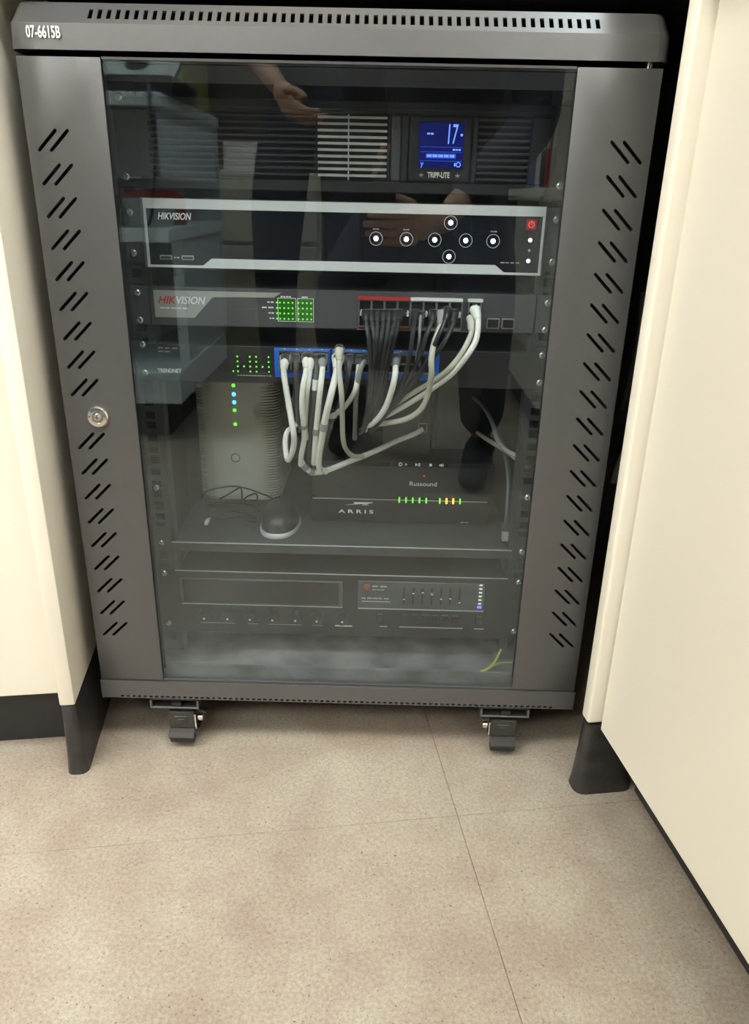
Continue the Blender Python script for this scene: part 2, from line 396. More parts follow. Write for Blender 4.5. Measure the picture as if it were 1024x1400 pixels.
wt = MB()
MB_poly = [(-1.88, .040), (.262, .040), (.262, -.69), (1.12, -.69), (1.12, .62), (-1.88, .62)]
A = [wt.bm.verts.new(RW(a, b, ZT)) for a, b in MB_poly]; B = [wt.bm.verts.new(RW(a, b, ZT+.032)) for a, b in MB_poly]
wt.bm.faces.new(A); wt.bm.faces.new(B)
for i in range(6): wt.bm.faces.new((A[i], A[(i+1) % 6], B[(i+1) % 6], B[i]))
tag(wt.build('desk_worktop', M['cream']), 'cream L-shaped worktop lying over the cabinet niche and both desks', 'worktop')
niche = MB().box(-.31, 1.1, .60, .615, 0, ZT-.002, f=RW).build('dark_board_1', M['niche']); struct(niche)  # dark board closing the niche, shade put into its colour
struct(MB().box(1.105, 1.12, -.60, .60, 0, ZT-.002, f=RW).build('dark_board_2', M['niche']))  # side board of the niche, darkened in colour the same way
struct(MB().box(-.30, 1.1, .044, .60, ZT-.008, ZT-.001, f=RW).build('dark_board_3', M['shade_black']))  # dark sheet under the worktop, underside shade painted as its colour

# ================================================================== RACK CABINET
ZD0, ZD1, XW, DEP = .100, .788, .300, .45
rk = thing('rack_cabinet', (0, .2, 0), 'dark grey wall rack cabinet on casters with a glass door and slotted door frame', 'cabinet')
MB().box(-XW, -XW+.0015, .017, DEP, .080, .790).build('side_panel', M['steel'], rk)
MB().box(XW-.0015, XW, .017, DEP, .080, .790).build('side_panel', M['steel'], rk)
MB().box(-XW+.002, XW-.002, DEP-.002, DEP, .090, .790).build('back_panel', M['steel_back'], rk)
MB().box(-XW+.002, XW-.002, .012, DEP-.003, .084, .086).build('floor_plate', M['dusty'], rk)
MB().box(-XW+.002, XW-.002, .030, DEP-.003, .788, .790).build('top_plate', M['steel_in'], rk)
# dark sheets inside the side panels, shade of unlit walls put into their colour
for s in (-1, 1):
    MB().box(s*.290-.0008, s*.290+.0008, .110, DEP-.004, .088, .786).build('dark_side_sheet', M['steel_in'], rk)
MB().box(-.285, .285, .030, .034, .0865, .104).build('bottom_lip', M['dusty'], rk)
MB().box(-.285, .285, .030, .034, .772, .787).build('top_lip', M['steel_in'], rk)

# lid: folded sheet, slanted vent strip, closed ends
def sheet(prof, t):
    """folded sheet profile (y,z) of thickness t, offset inwards (+y,-z side)"""
    P = [Vector(p) for p in prof]; out = []
    for i, p in enumerate(P):
        d1 = (P[i]-P[i-1]).normalized() if i else (P[1]-P[0]).normalized()
        d2 = (P[i+1]-P[i]).normalized() if i < len(P)-1 else d1
        n1, n2 = Vector((d1.y, -d1.x)), Vector((d2.y, -d2.x)); n = (n1+n2).normalized()
        out.append(p + n*(t/max(.3, n.dot(n1))))
    return [tuple(p) for p in P] + [tuple(p) for p in out[::-1]]
lidp = [(.012, .7945), (-.002, .7932), (.0004, .8150), (.0196, .8345), (DEP, .8345)]
mb = MB(); mb.prism(sheet(lidp, .0014), -.2925, .2925, 'x')
lid = mb.build('lid', M['steel'], rk)
cb = MB(); nS = 56; dS = Vector((.0205, .0195)).normalized()
for k in range(nS):
    x = -.2290 + k*(.466/(nS-1))
    c = Vector((.0082, .8247)); a = c-dS*.0062; b = c+dS*.0062; nn = Vector((-dS.y, dS.x))*.006
    P = [a+nn, b+nn, b-nn, a-nn]
    V1_ = [cb.bm.verts.new((x-.0020, p.x, p.y)) for p in P]; V2_ = [cb.bm.verts.new((x+.0020, p.x, p.y)) for p in P]
    cb.bm.faces.new(V1_); cb.bm.faces.new(V2_)
    for i in range(4): cb.bm.faces.new((V1_[i], V1_[(i+1) % 4], V2_[(i+1) % 4], V2_[i]))
cut(lid, cb)
for s in (-1, 1):      # rounded end caps of the lid
    mb = MB(); rows = []
    for k in range(7):
        t = k/6*math.pi/2; ins = .0135*(1-math.cos(t)); x = s*(.2925+.0125*math.sin(t))
        rows.append([mb.bm.verts.new((x, y+ins*(1 if y < .2 else 0), z-(ins*.8 if z > .82 else 0))) for y, z in lidp[1:]+[(DEP, .7932)]])
    for A_, B_ in zip(rows, rows[1:]):
        for i in range(len(A_)-1): mb.bm.faces.new((A_[i], A_[i+1], B_[i+1], B_[i]))
    mb.bm.faces.new(rows[-1])
    mb.build('lid_end', M['steel'], rk, True)
text('lid_number', '07-6615B', -.2862, -.0024, .8066, .0135, M['white_ink'], rk, bold=.018, fit=.0315, label='white stencilled cabinet number on the lid')

# base channel
basep = [(.012, .0985), (-.002, .0985), (-.002, .0735), (.0015, .0710), (.05, .0710)]
mb = MB(); mb.prism([(a, b) for a, b in sheet(basep[::-1], .0014)], -XW, XW, 'x'); base = mb.build('base_bar', M['steel'], rk)
cb = MB()
for k in range(76):
    x = -.2750 + k*.0073
    cb.box(x-.0021, x+.0021, -.006, .0008, .0745, .0774)
cut(base, cb)
for s in (-1, 1): MB().box(s*(XW+.0005)-.001, s*(XW+.0005)+.001, -.001, .30, .0720, .0980).build('base_end', M['steel'], rk)
MB().box(-.285, .285, .06, DEP-.005, .0715, .073).build('base_plate', M['black_metal'], rk)

# door: two slotted steel stiles, glass, thin rails, lock
door = tag(bpy.data.objects.new('door', None), None); COL.objects.link(door); door.parent = rk; ROOT[door.name] = ROOT[rk.name]
D1 = .7932-.0045
slots_z = [717.5-30.2*i for i in range(19)]
for s in (-1, 1):
    x0, x1 = (-.3, -.2212) if s < 0 else (.2212, .3)
    mb = MB(); mb.box(x0, x1, 0, .0015, ZD0, ZD1, bev=.0006, seg=2)
    st = mb.build('slotted_stile', M['steel'], door, True)
    cb = MB()
    for i, zc in enumerate(slots_z):
        if s < 0 and i == 9: continue
        for dx in (0, .0118):
            xc = (-.2804+dx) if s < 0 else (.2698+dx)
            sg = 1 if s < 0 else -1
            d = Vector((sg*.0100, .0098)); n = Vector((-d.y, d.x)).normalized()*.0016
            zc_ = zc/1000
            pl = []
            for end in (1, -1):
                for q in range(5):
                    a = math.radians(-90+45*q); dd = d.normalized()*end; nn_ = Vector((-dd.y, dd.x))
                    pl.append((xc+dd.x*(d.length-.0016)+(dd.x*math.cos(a)+nn_.x*math.sin(a))*.0016, zc_+dd.y*(d.length-.0016)+(dd.y*math.cos(a)+nn_.y*math.sin(a))*.0016))
            cb.prism(pl, -.004, .006)
    cut(st, cb)
    # folded returns behind the stile
    xo = x0 if s < 0 else x1
    MB().box(min(xo, xo-s*.0015), max(xo, xo-s*.0015), .0016, .0155, ZD0, ZD1).build('stile_return', M['steel'], door)
    xi = x1 if s < 0 else x0
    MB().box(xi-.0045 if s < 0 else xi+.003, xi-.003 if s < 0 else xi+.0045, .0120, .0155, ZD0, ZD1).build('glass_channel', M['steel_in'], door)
    MB().box(x0+.003, x1-.003, .0240, .0250, ZD0+.002, ZD1-.002).build('slot_shade_sheet', M['shade_black'], door)  # dark sheet painting the cabinet's inner shade behind the slots
MB().box(-.2240, .2240, .0030, .0070, .1015, D1-.0012).build('glass_pane', M['glass'], door)
MB().box(-.2205, .2205, .0010, .0028, D1-.0022, D1).build('top_rail', M['steel'], door)
MB().box(-.2205, .2205, .0010, .0028, ZD0, ZD0+.0020).build('bottom_rail', M['steel'], door)
lock = MB().lathe([(.0115, 0), (.0118, -.0025), (.0105, -.0042), (.0070, -.0046), (.0066, -.0030), (.0040, -.0030), (.0036, -.0048), (.0012, -.0050)], (-.2632, 0, .4440), 24, 'y').build('lock', M['chrome'], door, True)
MB().box(-.2636, -.2628, -.0052, -.0046, .4418, .4462).build('keyhole', M['port_black'], door)
MB().cyl((.2885, .006, D1-.001), .0028, .0062, 'z', 12).build('hinge_pin', M['chrome'], door)
MB().cyl((.2885, .006, ZD0-.002), .0028, .0030, 'z', 12).build('hinge_pin', M['chrome'], door)

# mounting rails with square holes and the rack screws
screw_me = MB().lathe([(.0042, .002), (.0044, 0), (.0040, -.0013), (.0030, -.0021), (.0020, -.0022), (.0012, -.0008), (.0003, -.0006)], (0, 0, 0), 14, 'y').mesh('screw', M['screw'], True)
scL = [764, 688, 652, 610, 567, 537, 509, 476, 331, 255, 211, 136]
scR = [688, 654, 610, 566, 536, 507, 475, 330, 255, 211, 137]
for s in (-1, 1):
    x = s*.2325
    mb = MB(); mb.box(x-.0150, x+.0150, .0860, .0880, .090, .786)
    rl = mb.build('mounting_rail', M['rail'], rk)
    cb = MB()
    for u in range(15):
        for o in (6.35, 22.2, 38.1):
            z = (105+u*44.45+o)/1000
            if z > .775: continue
            cb.box(x-.0058, x+.0058, .080, .092, z-.0046, z+.0046)
    cut(rl, cb)
    MB().box(x+s*.0150-.001, x+s*.0150+.001, .0885, .115, .090, .786).build('rail_flange', M['rail'], rl)
    MB().box(x-s*.0150-.001, x-s*.0150+.001, .0885, .105, .090, .786).build('rail_flange', M['rail'], rl)
    for z in (scL if s < 0 else scR): link('screw', screw_me, rl, (x, .0800, z/1000))
    for z in (.100, .780): MB().box(x-.013, x+.013, .0885, .43, z-.004, z+.004).build('rail_support', M['rail'], rl)

# casters: plate, fork, wheel, brake pedal, axle bolt
def caster(x, y, brake, off=0.0):
    c = bpy.data.objects.new('caster', None); COL.objects.link(c); c.parent = rk; ROOT[c.name] = ROOT[rk.name]
    MB().box(x-.031, x+.031, y-.008, y+.060, .0685, .0702).build('mounting_plate', M['caster'], c)
    MB().box(x-.031, x+.031, y-.012, y-.0105, .0580, .0606, bev=.0004, seg=1).build('plate_lip', M['steel'], c)
    for s in (-1, 1): MB().box(x+s*.030-.0012, x+s*.030+.0012, y-.0118, y+.058, .0582, .0702).build('plate_lip', M['steel'], c)
    MB().box(x-.031, x+.031, y-.0104, y+.058, .0580, .0592).build('plate_bottom', M['caster'], c)
    MB().box(x-.004, x+.008, y-.0098, y-.004, .0608, .0660).build('plate_bolt', M['wheel'], c)
    x += off
    MB().cyl((x, y+.024, .0500), .017, .0079, 'z', 20).build('swivel', M['caster'], c)
    for s in (-1, 1):
        MB().prism([(y-.008, .0495), (y+.042, .0495), (y+.044, .028), (y+.034, .018), (y+.022, .018), (y+.004, .032)], x+s*.0165-.001, x+s*.0165+.001, 'x').build('fork_side', M['caster'], c)
    MB().box(x-.0165, x+.0165, y-.008, y+.042, .0485, .0500).build('fork_top', M['caster'], c)
    MB().lathe([(.008, -.0125), (.0225, -.0125), (.0240, -.010), (.0240, .010), (.0225, .0125), (.008, .0125)], (x, y+.030, .0240), 28, 'x').build('wheel', M['wheel'], c, True)
    MB().cyl((x-.0225, y+.030, .0240), .0042, .045, 'x', 10).build('axle_bolt', M['chrome'], c)
    if brake:
        MB().box(x-.0165, x+.0165, y-.0130, y-.0085, .0290, .0535, bev=.0012).build('brake_housing', M['caster'], c)
        MB().box(x-.0085, x+.0075, y-.0142, y-.0129, .0370, .0480, bev=.0005, seg=1).build('brake_plate', M['caster'], c)
        MB().box(x-.0045, x+.0035, y-.0148, y-.0141, .0415, .0440, bev=.0003, seg=1).build('brake_plate_boss', M['caster'], c)
        MB().prism([(y-.0120, .0285), (y-.0185, .0255), (y-.0220, .0205), (y-.0215, .0180), (y-.0185, .0180), (y-.0110, .0225)], x-.0165, x+.0165, 'x', bev=.0008).build('brake_pedal', M['caster'], c)
        MB().box(x-.0160, x+.0160, y-.0190, y-.0060, .0095, .0172, bev=.0022).build('brake_shoe', M['wheel'], c)
        sd = 1 if x < 0 else -1
        MB().cyl((x+sd*.0205-(0 if sd > 0 else .006), y-.006, .0420), .0042, .006, 'x', 12).build('brake_bolt', M['chrome'], c)
        MB().tube([(x+sd*.0178, y-.013, .0505), (x+sd*.0184, y-.0145, .043), (x+sd*.0186, y-.0150, .036), (x+sd*.0196, y-.016, .031)], .0012, 6).build('brake_spring', M['chrome'], c)
caster(-.2096, .010, True, .008); caster(.2150, .010, True); caster(-.211, .36, False); caster(.2150, .36, False)

# measured centre lines of cables, wires and leads (metres)
BLACK_RED = [[(0.0272, 0.066, 0.5509), (0.0283, 0.0574, 0.5433), (0.0313, 0.0489, 0.5279), (0.0331, 0.0504, 0.5114), (0.0342, 0.0603, 0.4861), (0.0328, 0.0702, 0.458), (0.0271, 0.0801, 0.4195), (0.0217, 0.09, 0.4055)], [(0.0337, 0.066, 0.551), (0.0349, 0.056, 0.5429), (0.0379, 0.046, 0.5253), (0.0375, 0.0554, 0.4956), (0.0362, 0.0669, 0.4632), (0.0322, 0.0785, 0.4337), (0.0261, 0.09, 0.4074)], [(0.0403, 0.066, 0.5512), (0.0406, 0.056, 0.543), (0.0403, 0.046, 0.5254), (0.039, 0.0554, 0.5023), (0.0377, 0.0669, 0.4728), (0.0347, 0.0785, 0.4382), (0.0287, 0.09, 0.4121)], [(0.0469, 0.066, 0.5513), (0.0471, 0.056, 0.5432), (0.0452, 0.046, 0.5255), (0.0423, 0.0554, 0.5024), (0.0395, 0.0669, 0.4677), (0.0356, 0.0785, 0.4383), (0.0313, 0.09, 0.415)], [(0.0534, 0.066, 0.5514), (0.0528, 0.056, 0.5441), (0.0509, 0.046, 0.5256), (0.0473, 0.0554, 0.5025), (0.0428, 0.0669, 0.4746), (0.0391, 0.0785, 0.4383), (0.0332, 0.09, 0.4095)], [(0.06, 0.066, 0.5516), (0.0593, 0.056, 0.5434), (0.0556, 0.046, 0.5289), (0.0506, 0.0554, 0.5026), (0.0464, 0.0669, 0.4678), (0.0426, 0.0785, 0.4384), (0.0359, 0.09, 0.4123)], [(0.0657, 0.066, 0.5517), (0.0642, 0.056, 0.5451), (0.0612, 0.046, 0.5339), (0.0577, 0.0554, 0.516), (0.0534, 0.0669, 0.4919), (0.0474, 0.0785, 0.4563), (0.0348, 0.09, 0.4187)]]
BLACK_WHITE = [[(0.0829, 0.066, 0.5521), (0.0821, 0.0562, 0.5455), (0.0798, 0.0464, 0.5334), (0.0777, 0.049, 0.5062), (0.073, 0.0618, 0.4825), (0.0672, 0.0745, 0.4578), (0.0524, 0.0873, 0.43), (0.0349, 0.1, 0.4047)], [(0.1026, 0.066, 0.5526), (0.1008, 0.0562, 0.5451), (0.0945, 0.0464, 0.5306), (0.0905, 0.049, 0.5138), (0.0828, 0.0618, 0.4903), (0.0713, 0.0745, 0.4649), (0.0549, 0.0873, 0.4346), (0.0331, 0.1, 0.4028)], [(0.1188, 0.066, 0.5561), (0.1154, 0.0562, 0.5463), (0.1089, 0.0464, 0.5333), (0.1019, 0.049, 0.5149), (0.0912, 0.0618, 0.4905), (0.0797, 0.0745, 0.4694), (0.0634, 0.0873, 0.4438), (0.042, 0.1, 0.4123)], [(0.1263, 0.066, 0.5531), (0.1243, 0.0546, 0.5435), (0.1141, 0.0431, 0.5244), (0.1028, 0.0554, 0.5038), (0.0877, 0.0703, 0.4792), (0.0676, 0.0851, 0.4489), (0.0463, 0.1, 0.419)]]
W = {'uplink_a': [(0.1497, 0.066, 0.5584), (0.1526, 0.0567, 0.5486), (0.1506, 0.0474, 0.5293), (0.1415, 0.0427, 0.5122), (0.1277, 0.0562, 0.4892), (0.1135, 0.0696, 0.4731), (0.0893, 0.0831, 0.4518), (0.0595, 0.0965, 0.4295), (0.0282, 0.11, 0.411)], 'uplink_b': [(0.1463, 0.066, 0.5487), (0.1463, 0.0578, 0.5355), (0.1371, 0.0497, 0.5156), (0.1223, 0.0549, 0.4936), (0.105, 0.0712, 0.4751), (0.0806, 0.0875, 0.4549), (0.055, 0.1037, 0.432), (0.0389, 0.12, 0.416)], 'thin': [(0.0887, 0.066, 0.5506), (0.088, 0.058, 0.5406), (0.0878, 0.0549, 0.5249), (0.0865, 0.0666, 0.5062), (0.0844, 0.0783, 0.4834), (0.0769, 0.09, 0.4613)], 'beige': [(0.1124, 0.066, 0.5528), (0.1109, 0.058, 0.5411), (0.1047, 0.05, 0.5245), (0.1018, 0.042, 0.5081), (0.1027, 0.0435, 0.493), (0.1023, 0.0546, 0.4772), (0.1011, 0.0657, 0.4608), (0.0939, 0.0768, 0.4401), (0.0773, 0.0878, 0.425), (0.0509, 0.0989, 0.4157), (0.0282, 0.11, 0.411)], 'loop': [(-0.065, 0.07, 0.4987), (-0.0665, 0.0657, 0.486), (-0.0639, 0.0614, 0.4665), (-0.0597, 0.0571, 0.4416), (-0.0554, 0.0529, 0.4164), (-0.0556, 0.059, 0.4011), (-0.0595, 0.0677, 0.3844), (-0.0653, 0.0764, 0.3729), (-0.0689, 0.0851, 0.3803), (-0.0705, 0.0938, 0.3926), (-0.0677, 0.1026, 0.4023), (-0.0586, 0.1113, 0.4075), (-0.0513, 0.12, 0.4081)], 'wide_a': [(-0.0405, 0.07, 0.5009), (-0.0399, 0.0627, 0.4881), (-0.0437, 0.0553, 0.4684), (-0.045, 0.0566, 0.4465), (-0.0445, 0.0649, 0.4221), (-0.0448, 0.0733, 0.4015), (-0.0496, 0.0816, 0.3782), (-0.0516, 0.09, 0.362)], 'wide_b': [(-0.0354, 0.07, 0.501), (-0.0358, 0.0631, 0.4872), (-0.0392, 0.0605, 0.463), (-0.0422, 0.0703, 0.4385), (-0.0444, 0.0802, 0.4159), (-0.0439, 0.09, 0.3964)], 'third': [(-0.0219, 0.07, 0.4997), (-0.0213, 0.0614, 0.4896), (-0.0232, 0.0529, 0.4695), (-0.0267, 0.0608, 0.4414), (-0.0303, 0.0705, 0.4118), (-0.0333, 0.0803, 0.3809), (-0.0352, 0.09, 0.3643)], 'diag': [(-0.0042, 0.07, 0.5001), (-0.0045, 0.0621, 0.489), (-0.0074, 0.0543, 0.4763), (-0.013, 0.05, 0.4533), (-0.0189, 0.06, 0.4277), (-0.0233, 0.07, 0.403), (-0.0279, 0.08, 0.3765), (-0.028, 0.09, 0.3587), (-0.0205, 0.1, 0.3506)], 'beige2': [(-0.0023, 0.066, 0.511), (-0.0018, 0.0589, 0.499), (-0.0014, 0.0517, 0.4863), (0.0014, 0.0488, 0.4625), (0.0015, 0.0631, 0.4327), (0.0018, 0.0773, 0.4014), (0.0047, 0.0915, 0.3839), (0.0123, 0.1058, 0.3708), (0.0249, 0.12, 0.3655)], 'long': [(-0.0526, 0.1, 0.3653), (-0.0464, 0.1, 0.3548), (-0.0358, 0.105, 0.3474), (-0.0175, 0.11, 0.3501), (0.0098, 0.125, 0.3575), (0.0376, 0.14, 0.3652), (0.0661, 0.155, 0.3751), (0.0901, 0.165, 0.3827), (0.1028, 0.172, 0.388)], 'side': [(0.0203, 0.07, 0.499), (0.019, 0.0652, 0.4804), (0.0168, 0.0605, 0.4669), (0.0105, 0.0715, 0.4519), (0.0021, 0.0844, 0.4377), (-0.0075, 0.0972, 0.4267), (-0.0155, 0.11, 0.4193)], 'curve': [(0.0624, 0.07, 0.5016), (0.0625, 0.061, 0.4934), (0.0619, 0.052, 0.4852), (0.059, 0.0543, 0.4694), (0.0529, 0.0657, 0.4465), (0.0437, 0.0771, 0.428), (0.0331, 0.0886, 0.4154), (0.0231, 0.1, 0.4053)]}
D = {'d1': [(-0.0523, 0.07, 0.499), (-0.0519, 0.0643, 0.4875), (-0.0527, 0.0754, 0.4634), (-0.0549, 0.0977, 0.4309), (-0.0561, 0.12, 0.3965)], 'd2': [(-0.0287, 0.07, 0.4995), (-0.0284, 0.0652, 0.4878), (-0.0298, 0.0605, 0.4675), (-0.0317, 0.0692, 0.4435), (-0.0355, 0.0795, 0.4182), (-0.0395, 0.0897, 0.3853), (-0.0407, 0.1, 0.3608)], 'd3': [(0.0093, 0.07, 0.5004), (0.0089, 0.0629, 0.4892), (0.0051, 0.0738, 0.4669), (-0.0022, 0.0969, 0.4433), (-0.0107, 0.12, 0.4148)], 'd4': [(0.0279, 0.07, 0.5008), (0.0216, 0.06, 0.4876), (0.0174, 0.0685, 0.4581), (0.0161, 0.0892, 0.4258), (0.0147, 0.11, 0.3917)]}
R = {'r1': [(0.1559, 0.25, 0.4229), (0.1716, 0.23, 0.4199), (0.1837, 0.2, 0.4146), (0.1928, 0.17, 0.4029), (0.1978, 0.14, 0.3871), (0.2051, 0.12, 0.3799), (0.2179, 0.11, 0.3747), (0.2374, 0.1, 0.365)], 'r2': [(0.1792, 0.24, 0.3689), (0.189, 0.2, 0.3705), (0.2012, 0.17, 0.3698), (0.2125, 0.14, 0.3696), (0.2271, 0.12, 0.3628), (0.2351, 0.11, 0.3586)], 'r3': [(0.2085, 0.2, 0.3773), (0.2121, 0.16, 0.3631), (0.2137, 0.125, 0.3428), (0.2136, 0.11, 0.3079), (0.2131, 0.105, 0.2833)]}
EARTH = [[(0.1806, 0.035, 0.0999), (0.1899, 0.035, 0.1036), (0.2014, 0.035, 0.1152), (0.2091, 0.035, 0.1366)], [(0.1805, 0.034, 0.1006), (0.1916, 0.034, 0.1055), (0.2072, 0.04, 0.111), (0.2281, 0.05, 0.1072)]]
MC = [[(-0.2068, 0.2, 0.2694), (-0.1977, 0.2, 0.2808), (-0.1797, 0.2, 0.2868), (-0.1588, 0.2, 0.2896), (-0.1402, 0.2, 0.2867), (-0.1228, 0.2, 0.2805), (-0.1095, 0.2, 0.2753), (-0.1033, 0.2, 0.271)], [(-0.1829, 0.21, 0.2661), (-0.1699, 0.21, 0.2732), (-0.1557, 0.21, 0.2825), (-0.1505, 0.21, 0.2827), (-0.1502, 0.21, 0.2669)], [(-0.1483, 0.2, 0.2687), (-0.1386, 0.2, 0.2757), (-0.1291, 0.2, 0.2793), (-0.1261, 0.2, 0.2749), (-0.1285, 0.2, 0.2681), (-0.1368, 0.2, 0.269), (-0.1443, 0.2, 0.2654)]]
MCF = [(-0.1971, 0.1766, 0.259), (-0.1725, 0.1571, 0.259), (-0.149, 0.1665, 0.259), (-0.1259, 0.1498, 0.259), (-0.1205, 0.1605, 0.259), (-0.1463, 0.1799, 0.259), (-0.18, 0.194, 0.259), (-0.1991, 0.2096, 0.259), (-0.1793, 0.2166, 0.259), (-0.1406, 0.2078, 0.259), (-0.123, 0.1896, 0.259)]
GAP = [[(0.3645, 0.15, 0.3479), (0.3678, 0.15, 0.3783), (0.3755, 0.15, 0.4033), (0.3831, 0.15, 0.4277), (0.3846, 0.15, 0.4657)], [(0.3577, 0.15, 0.3272), (0.3643, 0.15, 0.3632), (0.3758, 0.15, 0.3885), (0.3842, 0.15, 0.4084), (0.3879, 0.15, 0.4326)], [(0.3551, 0.15, 0.427), (0.3607, 0.15, 0.4651), (0.363, 0.15, 0.511), (0.3608, 0.15, 0.5724)]]

# ================================================================== RACK EQUIPMENT
def ears(t, y, z0, z1, m, x0=.2195, x1=.2415):
    for s in (-1, 1): MB().box(min(s*x0, s*x1), max(s*x0, s*x1), y, y+.0018, z0, z1, bev=.0004, seg=1).build('rack_ear', m, t)
EY = .0838     # rack ears sit just in front of the rails

# ---- uninterruptible power supply, 2U
ups = thing('power_supply_unit', (0, .2, .676), 'wide black rack battery backup with a blue screen, topmost unit in the cabinet', 'power supply')
mb = MB(); mb.box(-.2165, .2165, .092, .42, .6775, .7640); mb.build('case', M['black_metal'], ups)
ears(ups, EY, .6775, .7645, M['black_metal'], .2175)
fr = MB().box(-.2170, .2170, .0905, .0918, .6770, .7645).build('front_back_plate', M['port_black'], ups)
# bezel built as bars round the openings
bz = MB()
for x0, x1, z0, z1 in ((-.217, .217, .7525, .7645), (-.217, .217, .677, .6885), (-.217, -.205, .6885, .7525), (.197, .217, .6885, .7525),
                       (.0470, .0500, .6885, .7525), (.0615, .0690, .6885, .7525), (.1360, .1415, .6885, .7525)):
    bz.box(x0, x1, .0780, .0904, z0, z1, bev=.001, seg=1)
bz.build('bezel', M['black'], ups)
MB().box(.0505, .0612, .0795, .0903, .6890, .7520, bev=.002).build('side_bar', M['switch'], ups)
MB().box(-.217, .217, .0765, .0778, .7560, .7572).build('trim_line', M['rail'], ups)
def slat(x0, x1, name, m, n, z0, z1, par, h=.0024, y=.0800, t=.0030):
    me = MB().prism([(-.004, -h/2+.0012), (0, -h/2), (0, h/2), (.0045, h/2+t), (.0045, -h/2+t)][1:], x0, x1, 'x').mesh(name, m)
    for k in range(n): link(name, me, par, (0, y, z0+(z1-z0)*k/(n-1)))
slat(-.2050, -.0290, 'slat', M['rail'], 10, .6935, .7490, ups, h=.0014, t=.0016)
slat(-.0265, .0465, 'light_slat', M['grille'], 10, .6935, .7490, ups, h=.0023, t=.0006)
MB().box(-.0260, .0460, .0885, .0903, .6890, .7520).build('grille_mesh', mat('grille_backing', (.045, .045, .043), .5), ups)
slat(.1420, .1965, 'slat', M['rail'], 10, .6925, .7490, ups, h=.0022, t=.0004)
for x in (.0060, -.0275): MB().box(x-.0007, x+.0007, .0786, .0796, .6890, .7520).build('grille_rib', M['grille'] if x > 0 else M['black'], ups)
pn = MB().box(.0695, .1355, .0770, .0903, .6890, .7525, bev=.0025).build('display_panel', M['black'], ups)
lcd = MB().box(.0800, .1270, .0764, .0769, .7025, .7460, bev=.0002, seg=1).build('screen', M['lcd'], pn)
Y = .0762
text('digit', '17', .1075, Y, .7340, .0270, M['lcd_hi'], pn, sx=.46, shear=.08, label='glowing charge figure on the blue screen')
bars('screen_mark', .1230, .1262, Y, .7345, .0022, M['lcd_hi'], pn, 1)
bars('screen_mark', .0880, .0955, Y, .7352, .0016, M['lcd_hi'], pn, 2)
for z in (.7228, .7180, .7095): MB().box(.0815, .1255, Y, Y+.0002, z-.0002, z+.0002).build('screen_line', M['lcd_bar'], pn)
MB().box(.0878, .1190, Y, Y+.0003, .7120, .7165).build('screen_bar', M['lcd_bar'], pn)
for k in range(5): MB().box(.0888+k*.0060, .0936+k*.0060, Y-.0002, Y, .7132, .7154).build('screen_cell', M['lcd_hi'], pn)
bars('screen_mark', .1155, .1245, Y, .7204, .0016, M['lcd_hi'], pn, 3)
text('digit', 'y', .0822, Y, .7066, .0075, M['lcd_hi'], pn)
mb = MB().ring((.1222, Y, .7062), .0018, .0026, -.0002, 14); mb.box(.1178, .1192, Y-.0002, Y, .7046, .7078); mb.build('screen_icon', M['lcd_hi'], pn)
text('brand_name', 'TRIPP-LITE', .0902, .0768, .6956, .0075, M['white_ink'], pn, bold=.03, fit=.0235)
for x in (.0835, .1220):
    MB().prism([(x-.0022, .6935), (x-.0010, .6950), (x-.0030, .6960), (x-.0004, .6966), (x, .6990), (x+.0004, .6966), (x+.0030, .6960), (x+.0010, .6950), (x+.0022, .6935), (x, .6945)], .0766, .0769).build('button_mark', M['grey_ink'], pn)

# ---- network video recorder
nv = thing('video_recorder', (0, .2, .596), 'video recorder with silver frame, glossy black face and seven lit round touch buttons', 'video recorder')
MB().box(-.2155, .2155, .0870, .40, .5975, .6660).build('case', M['black_metal'], nv)
ears(nv, EY, .6000, .6660, M['switch'], .2200)
MB().box(-.2190, .2215, .0735, .0835, .5955, .6675, bev=.002).build('bezel', M['silver_dark'], nv)
outer = [(-.2145, .5965), (.2185, .5965), (.2185, .6670), (-.2145, .6670)]
inner = [(-.2118, .5990), (-.1535, .5990), (-.1435, .6065), (.1685, .6065), (.1785, .5990), (.2158, .5990), (.2158, .6570), (-.2118, .6570)]
mb = MB(); fy, by = .0700, .0734
# frame as quads between outer and inner outline: match corners by hand
def loop(P, y): return [mb.bm.verts.new((a, y, b)) for a, b in P]
O_ = [(-.2145, .5965), (-.1535, .5965), (-.1435, .5965), (.1685, .5965), (.1785, .5965), (.2185, .5965), (.2185, .6670), (-.2145, .6670)]
of, inf, ob, inb = loop(O_, fy), loop(inner, fy), loop(O_, by), loop(inner, by)
for i in range(8):
    j = (i+1) % 8
    for q in ((of[i], of[j], inf[j], inf[i]), (inf[i], inf[j], inb[j], inb[i]), (ob[i], ob[j], of[j], of[i])): mb.bm.faces.new(q)
mb.build('silver_frame', M['silver'], nv)
MB().prism(inner, .0708, .0733).build('face', M['gloss_black'], nv)
Y = .0706
text('brand_name', 'HIKVISION', -.1995, Y, .6490, .0098, M['white_ink'], nv, shear=.28, bold=.014, fit=.0365)
for x0, x1 in ((-.2005, -.1870), (-.1765, -.1630)):
    p = MB().box(x0, x1, .0696, .0707, .6045, .6092, bev=.0004, seg=1).build('usb_port', M['grey_ink'], nv)
    MB().box(x0+.0012, x1-.0012, .0692, .0696, .6056, .6082).build('port_tongue', M['port_black'], p)
bars('usb_mark', -.1848, -.1786, Y, .6068, .0014, M['grey_ink'], nv, 2)
ring_me = MB().ring((0, 0, 0), .0067, .0072, -.0003, 28).mesh('button_ring', M['led_w2'])
dot_me = MB().dome((0, 0, 0), .0027, .0006, 14, 3).mesh('button_light', M['led_w'], True)
